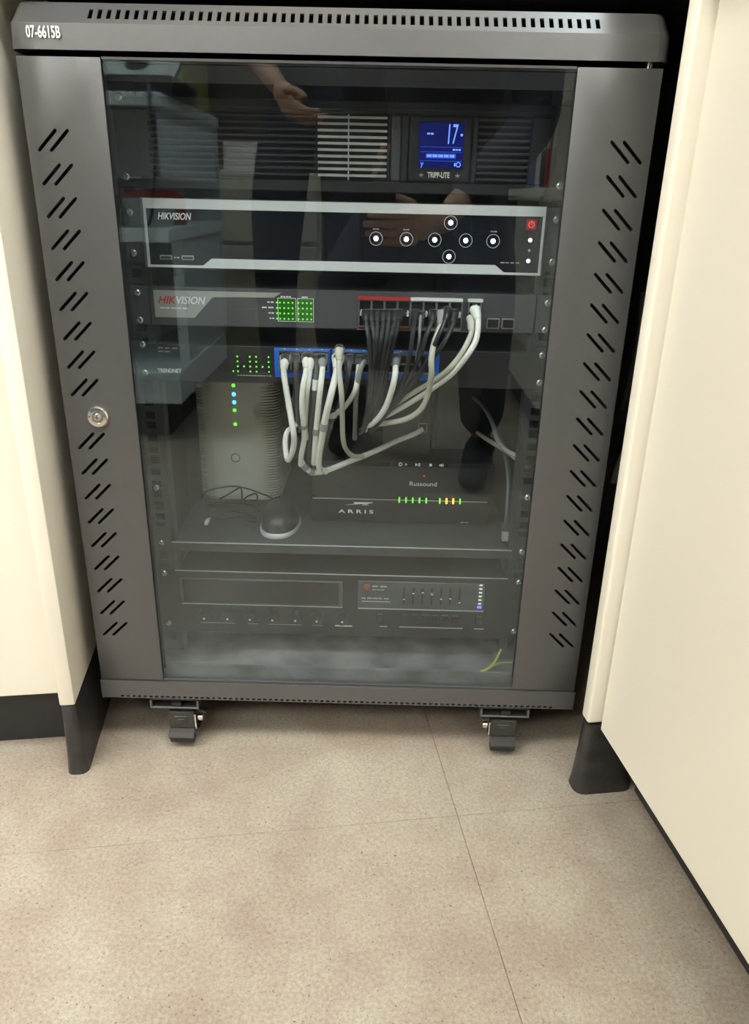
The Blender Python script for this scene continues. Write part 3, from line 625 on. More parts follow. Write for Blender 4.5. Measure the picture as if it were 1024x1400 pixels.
for x, z in ((.037, .6312), (.070, .6312), (.1008, .6312), (.1172, .6490), (.1172, .6142), (.1345, .6312), (.1642, .6312)):
    b = link('touch_button', ring_me, nv, (x, Y, z)); d = link('button_light', dot_me, b); d.location = (0, 0, 0)
for x in (.037, .070, .1642): bars('button_caption', x-.0035, x+.0035, Y, .6410, .0012, M['grey_ink'], nv, 3)
MB().box(.1985, .2098, Y-.0002, Y, .6435, .6545).build('power_mark', M['led_rd'], nv)
mb = MB().ring((.2041, Y-.0004, .6490), .0026, .0034, -.0003, 20); mb.box(.2037, .2045, Y-.0008, Y-.0004, .6490, .6528); mb.build('power_symbol', M['led_r'], nv)
for z in (.6330, .6115): MB().dome((.2043, Y, z), .0021, .0005).build('status_light', M['led_w'], nv, True)
MB().dome((.2043, Y, .6225), .0014, .0003).build('status_light', M['grey_ink'], nv, True)
bars('status_caption', .1740, .1960, Y, .6092, .0012, M['grey_ink'], nv, 4)

# ---- grey network switch with red and white port strips
s1 = thing('network_switch', (0, .2, .53), 'grey network switch with red and white port strips, directly under the video recorder', 'switch')
MB().box(-.2195, .2195, .0815, .27, .5315, .5745, bev=.0008, seg=1).build('case', M['switch'], s1)
ears(s1, EY, .5315, .5745, M['switch'], .2205)
Y = .0812
MB().prism([(-.2145, .5705), (-.2145, .5405), (-.1695, .5405), (-.1470, .5640), (-.0775, .5650), (-.0690, .5705)], Y-.0002, Y+.0002).build('label_panel', M['label_grey'], s1)
a = text('brand_name', 'HIK', -.2095, Y-.0004, .5595, .0115, M['red_ink'], s1, shear=.28, bold=.016, fit=.0205)
text('brand_name', 'VISION', -.1885, Y-.0004, .5595, .0115, M['white_ink'], s1, shear=.28, bold=.016, fit=.0330)
bars('caption', -.2085, -.1760, Y-.0002, .5510, .0014, M['white_ink'], s1, 5)
for x0, x1 in ((-.0745, -.0525), (-.0505, -.0325)):
    MB().box(x0-.0012 if x0 < -.06 else x0, x1, Y-.0004, Y, .5392, .5645).build('light_field', M['led_gd'], s1)
led_me = MB().box(-.0008, .0008, -.0006, 0, -.0008, .0008).mesh('status_light', M['led_g'])
for i in range(9):
    for j in range(4):
        if i == 0: x = -.0745
        else: x = -.0710+(i-1)*.0048+(.0020 if i > 4 else 0)
        link('status_light', led_me, s1, (x, Y-.0004, .5418+j*.0060))
mb = MB()
for x0, x1 in ((-.0735, -.0525), (-.0510, -.0325)):
    mb.box(x0, x1, Y-.0008, Y-.0005, .5388, .5393); mb.box(x0, x1, Y-.0008, Y-.0005, .5645, .5650); mb.box(x0, x0+.0005, Y-.0008, Y-.0005, .5393, .5645); mb.box(x1-.0005, x1, Y-.0008, Y-.0005, .5393, .5645)
mb.build('light_outline', M['white_ink'], s1)
for j, wd in enumerate((.006, .007, .0145, .008)): bars('light_caption', -.0772-wd, -.0772, Y, .5420+j*.0060, .0013, M['white_ink'], s1, 2)
for x0, x1 in ((-.0700, -.0575), (-.0460, -.0385)): bars('light_caption', x0, x1, Y, .5663, .0014, M['white_ink'], s1, 4)
# port: shield, socket, two side lights
def port_mesh(name): return MB()
frame_mb = MB()
for q in ((-.0072, .0072, .0062, .0072), (-.0072, .0072, -.0072, -.0062), (-.0072, -.0062, -.0062, .0062), (.0062, .0072, -.0062, .0062)):
    frame_mb.box(q[0], q[1], -.0060, 0, q[2], q[3])
port_me = frame_mb.mesh('port', M['port_metal'])
sock_me = MB().box(-.0061, .0061, -.0016, -.0002, -.0061, .0061).mesh('socket', M['port_black'])
plug_mb = MB(); plug_mb.box(-.0048, .0048, -.0090, -.0020, -.0042, .0042, bev=.0006, seg=1); plug_mb.box(-.0030, .0030, -.0110, -.0040, .0047, .0056)
plug_me = plug_mb.mesh('plug', M['clear_plug'])
clip_me = MB().prism([(-.0012, -.003), (.0012, -.003), (.0017, .003), (-.0006, .0042)], -.0066, -.0052).mesh('port_light', M['silver'])
def port(par, x, y, z, sz=1.0):
    p = link('port', port_me, par, (x, y, z)); s = link('socket', sock_me, p); s.location = (0, 0, 0); p.scale.z = sz; return p
for c in range(8):
    x = .0260+c*.0147
    for z in (.5585, .5428): port(s1, x, Y, z)
for z in (.5585, .5428): port(s1, .1500, Y, z)
for c in range(9):
    x = .0260+c*.0147 if c < 8 else .1500
    for dx in (-.0042, .0042): link('port_clip', clip_me, s1, (x+dx, Y-.0002, .5512))
MB().box(.0180, .0768, Y-.0075, Y, .5660, .5690).build('red_strip', M['red_strip'], s1, )
MB().box(.0772, .1358, Y-.0075, Y, .5660, .5690).build('white_strip', M['white_strip'], s1)
MB().box(.1420, .1585, Y-.0075, Y, .5660, .5690).build('white_strip', M['white_strip'], s1)
MB().box(.0180, .0768, Y-.0008, Y, .5325, .5352).build('red_strip', M['red_strip'], s1)
MB().box(.0772, .1358, Y-.0008, Y, .5325, .5350).build('white_strip', M['white_strip'], s1)
for x in (.1720, .1890):
    p = MB().box(x-.0072, x+.0072, Y-.0045, Y, .5365, .5478, bev=.0004, seg=1).build('fibre_port', M['port_metal'], s1)
    MB().box(x-.0060, x+.0060, Y-.0050, Y-.0044, .5380, .5470).build('fibre_socket', M['port_black'], p)
MB().box(.0170, .1600, Y-.0003, Y, .5316, .5323).build('edge_line', M['grey_ink'], s1)

# ---- black network switch with blue port panels
s2 = thing('network_switch', (0, .2, .466), 'black network switch with blue port panels and green lights, below the grey switch', 'switch')
MB().box(-.2195, .2195, .0845, .215, .4665, .5090, bev=.0008, seg=1).build('case', M['black_metal'], s2)
MB().box(-.2420, .2420, EY-.0022, EY+.0004, .4662, .5095, bev=.0005, seg=1).build('front_plate', M['black_metal'], s2)
Y = EY-.0024
text('brand_name', 'TRENDNET', -.2175, Y, .4785, .0066, M['white_ink'], s2, bold=.016, fit=.0280)
bars('caption', -.2150, -.1900, Y, .5052, .0014, M['grey_ink'], s2, 3)
bars('caption', -.2150, -.2000, Y, .5012, .0014, M['grey_ink'], s2, 2)
for i in range(6):
    for j in range(4):
        if i in (1, 4) and j != 1: continue
        link('status_light', led_me, s2, (-.1225+i*.0073, Y, .4800+j*.0058))
link('status_light', led_me, s2, (-.1280, Y, .4800))
bars('light_caption', -.1235, -.0825, Y, .4752, .0011, M['grey_ink'], s2, 12)
for q in ((-.0790, -.0135), (-.0115, .1135)):
    MB().box(q[0], q[1], Y-.0012, Y+.0002, .4740, .5085, bev=.0006, seg=1).build('blue_panel', M['blue'], s2)
for k in range(4):
    for z in (.4995, .4885): port(s2, -.0663+k*.0144, Y-.0013, z, .76)
for k in range(8):
    for z in (.4995, .4885): port(s2, -.0030+k*.0144, Y-.0013, z, .76)
for q in ((-.0740, -.0160), (-.0105, .1050)):
    MB().box(q[0], q[1], Y-.0076, Y-.0013, .5060, .5068).build('port_edge', M['port_metal'], s2)
for k in range(10): bars('port_number', -.0675+k*.0144+(.0057 if k > 3 else 0), -.0655+k*.0144+(.0057 if k > 3 else 0), Y-.0012, .5077, .0010, M['white_ink'], s2, 1)

# ---- shelf
sh = thing('rack_shelf', (0, .25, .242), 'black metal rack shelf carrying the modem, mouse and black boxes', 'shelf')
MB().box(-.2200, .2200, .0860, .43, .2530, .2550).build('deck', M['shelf'], sh)
MB().box(-.2200, .2200, .0845, .0859, .2420, .2556, bev=.0004, seg=1).build('front_lip', M['shelf'], sh)
MB().box(-.2200, .2200, .0832, .0846, .2540, .2556, bev=.0004, seg=1).build('lip_edge', M['grey_ink'], sh)
for s in (-1, 1): MB().box(min(s*.2205, s*.2415), max(s*.2205, s*.2415), EY, EY+.0018, .2420, .2750).build('rack_ear', M['shelf'], sh)

# ---- white cable modem with ribbed flanks
md = thing('cable_modem', (-.155, .29, .2555), 'tall white ribbed modem with five status lights, standing left on the shelf', 'modem')
MB().prism(rrect(-.2120, -.1040, .2380, .3700, .022, 6), .2575, .4560, 'z', bev=.0015).build('body', M['modem'], md, True)
MB().prism(rrect(-.2130, -.1030, .2370, .3710, .022, 6), .2555, .2574, 'z').build('base', M['modem'], md)
rib_mb = MB(); rib_mb.prism([(.0340, -.0630), (.0460, -.0640), (.0550, -.0600), (.0600, -.0500), (.0605, .0650), (.0340, .0650)], 0, .0018, 'z')
rib_mb.prism([(-.0490, -.0610), (-.0550, -.0590), (-.0590, -.0510), (-.0590, .0650), (-.0490, .0650)], 0, .0018, 'z')
rib_me = rib_mb.mesh('rib', M['modem'])
for k in range(48): link('rib', rib_me, md, (-.1575, .3010, .2600+k*.0040))
for z, m in ((.4254, 'led_g'), (.4130, 'led_b'), (.4015, 'led_b'), (.3899, 'led_g'), (.3696, 'led_g')):
    MB().dome((-.1600, .2378, z), .0026, .0008).build('status_light', M[m], md, True)
MB().ring((-.1620, .2378, .3193), .0058, .0066, -.0006, 26).build('button_ring', M['black'], md)
MB().dome((-.1620, .2379, .3193), .0057, .0010).build('button', M['modem'], md, True)

# ---- ARRIS telephone modem with the streaming box on top
ar = thing('telephony_modem', (.075, .24, .2555), 'flat black modem with a row of green and orange lights, low on the shelf', 'modem')
mb = MB(); mb.prism([(.1640, .2560), (.1610, .2640), (.1600, .2800), (.1615, .2895), (.3000, .2900), (.3000, .2560)], -.0470, .1990, 'x', bev=.003)
mb.build('body', M['black'], ar, True)
MB().box(-.0440, .1950, .1605, .1622, .2898, .2908).build('seam_line', M['grey_ink'], ar)
text('brand_name', 'A R R I S', -.0085, .1590, .2725, .0072, M['white_ink'], ar, bold=.022, fit=.0480)
mb = MB()
mb.prism([(.0010, .2820), (.0140, .2842), (.0120, .2865), (.0380, .2868), (.0385, .2860), (.0300, .2846), (.0190, .2838)], .1588, .1592)
mb.prism([(.0230, .2828), (.0300, .2838), (.0335, .2832), (.0260, .2822)], .1588, .1592); mb.build('brand_mark', M['white_ink'], ar)
for k, m in enumerate(('led_g', 'led_g', 'led_g', 'led_g', 'led_g', None, 'led_g', 'led_o', 'led_o', 'led_g')):
    if m: MB().box(.0735+k*.0092, .0755+k*.0092, .1585, .1600, .2875, .2950).build('status_light', M[m], ar)
bars('caption', .1600, .1720, .1600, .2600, .0014, M['grey_ink'], ar, 2)
for x in (-.03, .18): MB().cyl((x, .20, .2551), .006, .0012, 'z', 10).build('rubber_pad', M['black'], ar)

ru = thing('streaming_box', (.085, .25, .2915), 'black audio streaming box with small white icons, stacked on the flat black modem', 'audio box')
mb = MB(); mb.prism([(.1635, .2915), (.1628, .3380), (.1680, .3425), (.3100, .3425), (.3100, .2915)], -.0440, .2020, 'x', bev=.002)
mb.build('body', M['black'], ru, True)
text('brand_name', 'Russound', .0880, .1620, .3140, .0086, M['white_ink'], ru, fit=.0365)
MB().box(.0600, .1380, .1612, .1625, .3385, .3455, bev=.0006, seg=1).build('icon_strip', M['gloss_black'], ru)
Y = .1610
for x, q in ((.0745, 'o'), (.0820, '+'), (.0975, 'p'), (.1150, 's'), (.1295, 'v')):
    mb = MB(); z = .3420
    if q == 'o': mb.ring((x, Y, z), .0016, .0026, -.0002, 14)
    elif q == '+': mb.box(x-.0016, x+.0016, Y-.0002, Y, z-.0004, z+.0004); mb.box(x-.0004, x+.0004, Y-.0002, Y, z-.0016, z+.0016)
    elif q == 'p': mb.prism([(x-.003, z-.0022), (x, z), (x-.003, z+.0022)], Y-.0002, Y); mb.box(x+.0006, x+.0016, Y-.0002, Y, z-.0022, z+.0022); mb.box(x+.0024, x+.0034, Y-.0002, Y, z-.0022, z+.0022)
    elif q == 's': mb.box(x-.0017, x+.0017, Y-.0002, Y, z-.0017, z+.0017)
    else: mb.prism([(x-.003, z-.001), (x-.001, z-.001), (x+.001, z-.0024), (x+.001, z+.0024), (x-.001, z+.001), (x-.003, z+.001)], Y-.0002, Y); mb.box(x+.002, x+.0028, Y-.0002, Y, z-.0018, z+.0018)
    mb.build('icon', M['led_w2'], ru)
MB().box(.1055, .1085, .1616, .1624, .3255, .3262).build('status_light', M['led_r'], ru); 
for x in (-.03, .19): MB().cyl((x, .20, .2903), .006, .0012, 'z', 10).build('rubber_pad', M['black'], ru)

# ---- black converter box with two pin lights
cv = thing('converter_box', (.09, .24, .3430), 'small black converter box with a pink and a green pin light, behind the hanging cables', 'network box')
MB().box(.0500, .1150, .1900, .2800, .3435, .4280, bev=.003).build('body', M['black'], cv, True)
MB().box(.0975, .1095, .1880, .1899, .3790, .3920, bev=.0005, seg=1).build('port', M['port_metal'], cv)
MB().box(.0985, .1085, .1876, .1882, .3800, .3905).build('socket', M['port_black'], cv)
ad = thing('mirrored_shoe_block', (.15, .26, .3430), 'black block with two pin lights, outlined like the mirrored shoe, on the streaming box', 'power adapter')
MB().prism([(.1200, .3435), (.1880, .3435), (.1800, .4200), (.1860, .4350), (.1780, .4450), (.1230, .4450)], .2250, .2780, bev=.004).build('body', M['black'], ad, True)  # block shaped after the dark reflection of a shoe in the glass
MB().dome((.1272, .2250, .4375), .0016, .0006).build('status_light', M['led_r'], ad, True)
MB().dome((.1375, .2250, .4395), .0019, .0006).build('status_light', M['led_g'], ad, True)
bars('caption', .1480, .1580, .2248, .4400, .0022, M['grey_ink'], ad, 3)

# ---- mouse on the shelf with its coiled lead
mo = thing('computer_mouse', (-.087, .145, .2556), 'dark computer mouse with a light grey band round its edge', 'mouse')
def mouse_shell(k, z0, h, L=.050, W=.0265):
    mb = MB(); prev = None
    for j in range(9):
        t = j/8*math.pi/2; rr = math.cos(t)**.55 if j < 8 else .02; zz = z0+h*math.sin(t)
        cur = []
        for i in range(28):
            a = 2*math.pi*i/28; ca, sa = math.cos(a), math.sin(a)
            cur.append(mb.bm.verts.new((-.087+k*W*rr*(abs(ca)**.8)*(1 if ca >= 0 else -1), .150+k*L*rr*sa-.004*math.sin(t), zz)))
        if prev:
            for i in range(28): mb.bm.faces.new((prev[i], prev[(i+1) % 28], cur[(i+1) % 28], cur[i]))
        else: mb.bm.faces.new(cur)
        prev = cur
    mb.bm.faces.new(prev); return mb
mouse_shell(1.03, .2556, .011).build('edge_band', M['mouse_base'], mo, True)
mouse_shell(.97, .2600, .026).build('shell', M['mouse'], mo, True)
MB().lathe([(.0060, -.002), (.0075, -.0012), (.0075, .0012), (.0060, .002)], (-.087, .176, .2830), 14, 'x').build('scroll_wheel', M['black'], mo, True)
mb = MB()
for P in MC: mb.tube(P, .0011, 6)
mb.tube([(x, y, .2572+.0012*(i % 2)) for i, (x, y, z) in enumerate(MCF)], .0013, 6)
mb.tube([(-.087, .199, .262), (-.090, .215, .268), (-.098, .207, .272), (-.1033, .2, .271)], .0011, 6)
mb.build('lead', M['cable_black'], mo, True)
us = thing('usb_receiver', (-.187, .148, .2555), 'tiny white and silver stick lying on the shelf in front of the modem', 'usb stick')
MB().box(-.1895, -.1845, .138, .150, .2556, .2600, bev=.0008).build('shell', M['tag'], us)
MB().box(-.1890, -.1850, .1505, .158, .2562, .2590).build('connector', M['port_metal'], us)

# ---- amplifier
am = thing('mixer_amplifier', (0, .2, .122), 'black rack mixer amplifier with knobs, sliders and a level meter, lowest unit', 'amplifier')
MB().box(-.2165, .2165, .0880, .38, .1240, .2120).build('case', M['black_metal'], am)
MB().box(-.2420, .2420, EY-.0018, EY+.0012, .1225, .2155, bev=.0006, seg=1).build('front_plate', M['black_metal'], am)
MB().box(-.2180, .2180, EY-.0030, EY-.0019, .2146, .2157).build('top_edge', M['grey_ink'], am)
Y = EY-.0019
dp = MB().box(-.2130, .0020, Y-.0016, Y, .1680, .2050, bev=.0006, seg=1).build('display_cover', M['switch'], am)
MB().box(-.2090, -.0030, Y-.0020, Y-.0017, .1705, .2025).build('display_window', M['gloss_black'], dp)
MB().box(-.2120, .0020, Y-.0026, Y-.0017, .1666, .1676).build('cover_edge', M['grey_ink'], dp)
knob_mb = MB().lathe([(.0088, 0), (.0088, -.0075), (.0078, -.0095), (.0030, -.0100), (.0010, -.0098)], (0, 0, 0), 22, 'y')
knob_me = knob_mb.mesh('knob', M['black'], True)
cap_me = MB().dome((0, -.0100, 0), .0016, .0006).mesh('knob_mark', M['silver'], True)
for x in (-.182, -.151, -.121, -.091, -.0605, -.0320, .0020):
    k = link('knob', knob_me, am, (x, Y, .1510)); c = link('knob_mark', cap_me, k); c.location = (0, 0, -.002)
for x0, x1 in ((-.190, -.143), (-.126, -.112), (-.098, -.053), (-.040, -.024)): MB().box(x0, x1, Y-.0004, Y, .1370, .1376).build('printed_line', M['grey_ink'], am)
MB().box(-.0080, .0150, Y-.0006, Y, .1368, .1384).build('printed_line', M['white_ink'], am)
rp = MB().box(.0220, .1900, Y-.0012, Y, .1665, .2070, bev=.0006, seg=1).build('control_panel', M['switch'], am)
YY = Y-.0014
MB().lathe([(.0042, 0), (.0042, -.0006), (.0012, -.0007)], (.0340, YY, .1985), 16, 'y').build('emblem', mat('orange_emblem', (.30, .10, .04), .4), rp)
bars('caption', .0410, .0620, YY, .1995, .0022, M['grey_ink'], rp, 2); bars('caption', .0410, .0580, YY, .1945, .0014, M['grey_ink'], rp, 3)
bars('caption', .0275, .0640, YY, .1815, .0016, M['grey_ink'], rp, 5); bars('caption', .0275, .0750, YY, .1768, .0011, M['grey_ink'], rp, 1)
slot_me = MB().box(-.0009, .0009, -.0003, .0004, -.0125, .0125).mesh('slider_slot', M['port_black'])
cap2_me = MB().box(-.0028, .0028, -.0050, -.0004, -.0018, .0018, bev=.0006, seg=1).mesh('slider_cap', M['rail'])
mk_me = MB().box(-.0014, .0014, -.0053, -.0050, -.0005, .0005).mesh('slider_mark', M['white_ink'])
for i, dz in enumerate((-.003, .006, .0075, .005, -.0015, -.0005, -.006)):
    sl = link('slider', slot_me, am, (.0830+i*.0122, YY, .1870))
    c = link('slider_cap', cap2_me, sl); c.location = (0, 0, dz); c = link('slider_mark', mk_me, sl); c.location = (0, 0, dz)
for k in range(6): MB().box(.1815, .1855, YY-.0005, YY, .1768+k*.0055, .1784+k*.0055).build('meter_light', mat('meter_%d' % k, (.5, .5, .42), .4, emit=((.9, .9, .7), .55)), rp)
MB().box(.1808, .1862, YY-.0006, YY, .1705, .1740).build('meter_light', mat('meter_blue', (.05, .08, .5), .4, emit=((.08, .12, 1.0), 1.6)), rp)
MB().box(.0225, .1895, Y-.0022, Y-.0013, .1655, .1668).build('panel_edge', M['grey_ink'], rp)
btn_me = MB().box(-.0046, .0046, -.0032, 0, -.0058, .0058, bev=.0008, seg=1).mesh('push_button', M['black'])
for x in (.0520, .0850, .0990, .1125, .1260, .1390, .1520, .1835): link('push_button', btn_me, am, (x, Y, .1530))
for x0, x1 in ((.0520, .0620), (.0780, .1640), (.1790, .1920)): MB().box(x0, x1, Y-.0006, Y, .1376, .1390).build('printed_line', M['label_grey'], am)

# ---- earth wire at the door's foot
ew = tag(bpy.data.objects.new('earth_wire', None), 'yellow and green earth wire curling at the cabinet foot behind the glass', 'wire'); COL.objects.link(ew)
ew.location = (.18, .035, .100); ROOT[ew.name] = (.18, .035, .100)
for P in EARTH: MB().tube(P, .0016, 8).build('wire_strand', M['earth'], ew, True)
MB().cyl((.1770, .0348, .0995), .0024, .0070, 'x', 10).build('wire_lug', M['label_grey'], ew)

# ================================================================== CABLES
def cable(P, r, m, label, group, plug=True, boot=None, name='network_cable', tagpos=None, ties=()):
    mb = MB(); mb.tube(P, r, 8, 7)
    o = mb.build(name, m, None, True); ROOT[o.name] = (0, 0, 0); tag(o, label, 'cable', group)
    if plug:
        p0 = Vector(P[0]); q = link('plug', plug_me, o); q.location = (p0.x, Y_PLUG+.0005, p0.z)
    if boot:
        p0, p1 = Vector(P[0]), Vector(P[1])
        mb = MB(); d = (p1-p0); mb.tube([p0-Vector((0, -.004, 0)), p0+d*.35, p0+d*.9], [r*2.0, r*1.25], 10, 5); mb.build('boot', boot, o, True)
    C_ = cat_rom(P, 7)
    for t, ln, mm in ties:
        i = int(t*(len(C_)-2)); a = C_[i]; d = (C_[i+1]-a).normalized()
        mb = MB(); mb.tube([a-d*ln/2, a+d*ln/2], r*1.28, 10, smooth=False); mb.build('tie' if mm is M['cable_grey'] else 'tag', mm, o, True)
    return o
Y_PLUG = .0770
G1 = 'black patch cables of the grey switch'
ords = ['first', 'second', 'third', 'fourth', 'fifth', 'sixth', 'seventh']
for i, P in enumerate(BLACK_RED):
    cable(P, .0027, M['cable_black'], '%s dark patch cable from the left under the red port strip' % ords[i], G1, boot=M['cable_black'])
for i, P in enumerate(BLACK_WHITE):
    cable(P, .0027, M['cable_black'], '%s black patch cable from the left under the white port strip' % ords[i], G1, boot=M['cable_black'])
G2 = 'white and grey patch cables'
Wm, Bm = M['cable_white'], M['cable_beige']
cable(W['uplink_a'], .0033, Wm, 'white cable from the upper uplink port, right of the white port strip', G2, boot=Wm)
cable(W['uplink_b'], .0031, Bm, 'pale cable from the lower uplink port, beside the other uplink cable', G2, boot=Bm)
cable(W['thin'], .0018, M['cable_grey'], 'thin light grey cable under the white port strip', G2)
cable(W['beige'], .0034, Bm, 'beige cable with a long boot crossing in front of the blue panel end', G2, boot=M['cable_grey'])
Y_PLUG = .0740
cable(W['loop'], .0035, Wm, 'white cable with a thick boot, bent into a closed loop at its foot', G2, boot=Wm)
cable(W['wide_a'], .0033, Wm, 'white cable hanging from the third blue-framed port, left of its twin', G2, boot=Wm, ties=((.62, .005, M['cable_grey']),))
cable(W['wide_b'], .0031, Wm, 'white cable hanging close to the right of its twin under the blue ports', G2, boot=Wm)
cable(W['third'], .0033, Wm, 'straight white cable from the fourth blue-framed port column', G2, boot=M['cable_grey'], ties=((.70, .008, M['cable_grey']),))
cable(W['diag'], .0040, Wm, 'thick white cable slanting down left from the second blue panel', G2, boot=Wm, ties=((.55, .010, M['cable_grey']),))
cable(W['beige2'], .0031, Bm, 'beige cable with a beige boot, hanging left in the second blue panel', G2, boot=Bm)
cable(W['long'], .0036, Wm, 'long white cable running up right over the streaming box to the converter', G2, plug=False, ties=((.12, .008, M['cable_grey']), (.22, .006, M['cable_grey'])))
cable(W['side'], .0030, Wm, 'white cable with two pale clips, curving left behind the beige one', G2, ties=((.80, .005, M['tag']), (.96, .006, M['tag'])))
cable(W['curve'], .0035, Wm, 'white cable curving in an arc right of the dark bundle', G2, boot=M['cable_grey'], ties=((.97, .006, M['tag']),))
G3 = 'dark patch cables of the blue-panelled switch'
Dk = M['cable_dark']
cable(D['d1'], .0030, Dk, 'dark cable hanging just right of the looped white cable', G3)
cable(D['d2'], .0030, Dk, 'dark cable with a white tag between two white cables', G3, ties=((.33, .012, M['tag']),))
cable(D['d3'], .0030, Dk, 'dark cable behind the beige booted cable', G3)
cable(D['d4'], .0031, M['cable_grey'], 'grey cable hanging from the middle of the second blue panel', G3)
G4 = 'cables at the right of the shelf'
cable(R['r1'], .0030, M['cable_grey'], 'grey cable arcing from the black block to the right rail', G4, plug=False, boot=None, name='power_lead')
cable(R['r2'], .0030, M['cable_beige'], 'pale cable running to the right rail, lower of the two', G4, plug=False, name='power_lead')
r3 = cable(R['r3'], .0030, M['cable_dark'], 'dark upright lead with a pale connector at its foot by the shelf edge', G4, plug=False, name='power_lead')
MB().box(.2075, .2195, .100, .109, .2740, .2850, bev=.0012).build('connector', M['switch'], r3, True)
MB().box(.2085, .2185, .0995, .1085, .2600, .2735, bev=.0012).build('connector_tip', M['label_grey'], r3, True)
G5 = 'cables in the gap beside the cabinet'
for P, w_ in zip(GAP, ('bent black cable coloured grey to show in the dark gap, nearest its top', 'grey cable just below the bent one in the dark gap', 'long black cable hanging high in the dark gap')):
    cable(P, .0040, M['cable_grey'] if 'grey' in w_ else M['cable_dark'], w_+' right of the cabinet', G5, plug=False, name='power_lead')  # lighter grey on black cables stands in for light in the gap

# ================================================================== THE ROOM SEEN MIRRORED IN THE GLASS
sc = thing('service_counter', (-1.1, -1.64, 0), 'grey-blue three-tier service counter mirrored at the left of the glass', 'counter')
MB().box(-1.70, -.515, -1.99, -1.295, .865, .895, bev=.003).build('worktop', M['counter'], sc)
MB().box(-1.70, -.520, -1.985, -1.300, .545, .580, bev=.003).build('middle_shelf', M['counter'], sc)
MB().box(-1.70, -.525, -1.980, -1.305, .110, .200, bev=.003).build('bottom_shelf', M['counter'], sc)
MB().box(-1.70, -.520, -1.990, -1.975, .200, .865).build('back_panel', M['counter'], sc)
MB().box(-1.70, -.530, -1.974, -1.335, .700, .8645, bev=.003).build('cabinet_body', M['counter'], sc)
for k in range(3): MB().box(-1.69+k*.386, -1.312+k*.386, -1.3345, -1.322, .704, .861, bev=.002).build('drawer', M['counter_dark'], sc)
MB().box(-.560, -.530, -1.974, -1.46, .201, .5445).build('end_panel', M['counter'], sc)
MB().box(-1.70, -.562, -1.80, -1.785, .201, .5445).build('inner_panel', M['counter_dark'], sc)
MB().box(-1.66, -.580, -1.93, -1.36, 0, .110).build('plinth', M['plinth'], sc)
def till(x, y, w, label, z=.8955):
    t = thing('till', (x, y, z), label, 'till')
    MB().box(x-w/2, x+w/2, y-.14, y+.14, z, z+.045, bev=.006).build('base', M['black'], t)
    R_ = Matrix.Translation((x, y-.02, z+.045)) @ Matrix.Rotation(math.radians(-28), 4, 'X')
    f = lambda a, b, c: tuple(R_ @ Vector((a, b, c)))
    MB().box(-w/2+.01, w/2-.01, -.10, .13, .030, .048, f=f, bev=.003).build('screen_case', M['silver_dark'], t)
    MB().box(-w/2+.03, w/2-.03, -.08, .11, .0485, .0500, f=f).build('screen', M['screen'], t)
    MB().cyl((x, y+.02, z+.044), .03, .05, 'z', 14).build('stand', M['black'], t)
till(-.62, -1.50, .24, 'till with a tilted pale screen on the counter corner, mirrored in the glass')
till(-.93, -1.52, .26, 'till standing further along the mirrored counter, left of the other')
t = thing('food_tub', (-.60, -1.42, .5805), 'frosted tub with a red lid on the mirrored middle shelf', 'tub')
MB().lathe([(.060, 0), (.075, .075), (.073, .0752), (.058, .002)], (-.60, -1.42, .5805), 22).build('tub', M['clear_tub'], t, True)
MB().lathe([(.078, .0755), (.079, .088), (.070, .092), (.002, .092)], (-.60, -1.42, .5805), 22).build('lid', M['red_obj'], t, True)
t = thing('food_tub', (-.80, -1.45, .5805), 'wide frosted tub without a lid on the mirrored middle shelf', 'tub')
MB().lathe([(.090, 0), (.115, .075), (.118, .078), (.112, .076), (.088, .004)], (-.80, -1.45, .5805), 22).build('tub', M['clear_tub'], t, True)
t = thing('sauce_bottle', (-.56, -1.55, .5805), 'small red squeeze bottle on the mirrored middle shelf', 'bottle')
MB().lathe([(.024, 0), (.026, .004), (.026, .07), (.012, .085)], (-.56, -1.55, .5805), 16).build('bottle', M['red_obj'], t, True)
MB().lathe([(.010, .0852), (.004, .115)], (-.56, -1.55, .5805), 12).build('nozzle', M['tag'], t, True)
mb = MB(); mb.tube([(-.545, -1.31, .925), (-.535, -1.27, .86), (-.530, -1.27, .78), (-.545, -1.28, .68), (-.57, -1.31, .60), (-.60, -1.34, .5845)], .0045, 8)
o = mb.build('till_lead', M['cable_black'], None, True); tag(o, 'black lead hanging from the mirrored counter top to its shelf', 'cable')

t = thing('tall_cupboard', (-.85, -2.35, 0), 'olive tall cupboard standing behind the mirrored counter', 'cupboard')
MB().box(-1.15, -.66, -2.55, -2.21, .05, 1.75, bev=.003).build('body', M['olive'], t)
MB().box(-1.14, -.91, -2.209, -2.195, .06, 1.74, bev=.002).build('door', M['olive'], t); MB().box(-.90, -.67, -2.209, -2.195, .06, 1.74, bev=.002).build('door', M['olive'], t)
MB().box(-1.13, -.68, -2.53, -2.23, 0, .05).build('plinth', M['plinth'], t)
t = thing('filing_cabinet', (-.46, -2.35, 0), 'beige low filing cabinet behind the mirrored people', 'cabinet')
MB().box(-.62, -.20, -2.60, -2.25, .0, .74, bev=.004).build('body', M['beige'], t)
for k in range(3):
    d = MB().box(-.605, -.215, -2.2495, -2.235, .03+k*.235, .25+k*.235, bev=.003).build('drawer', M['beige'], t)
    MB().box(-.45, -.37, -2.234, -2.222, .16+k*.235, .175+k*.235, bev=.002).build('handle', M['black'], d)
t = thing('backdrop_cabinet', (.22, -2.45, 0), 'black tall two-door cabinet added to darken the mirror behind the people', 'cabinet')
MB().box(-.18, .66, -2.70, -2.32, .04, 1.95, bev=.003).build('body', M['shade_black'], t)  # added as a dark background between the mirrored people
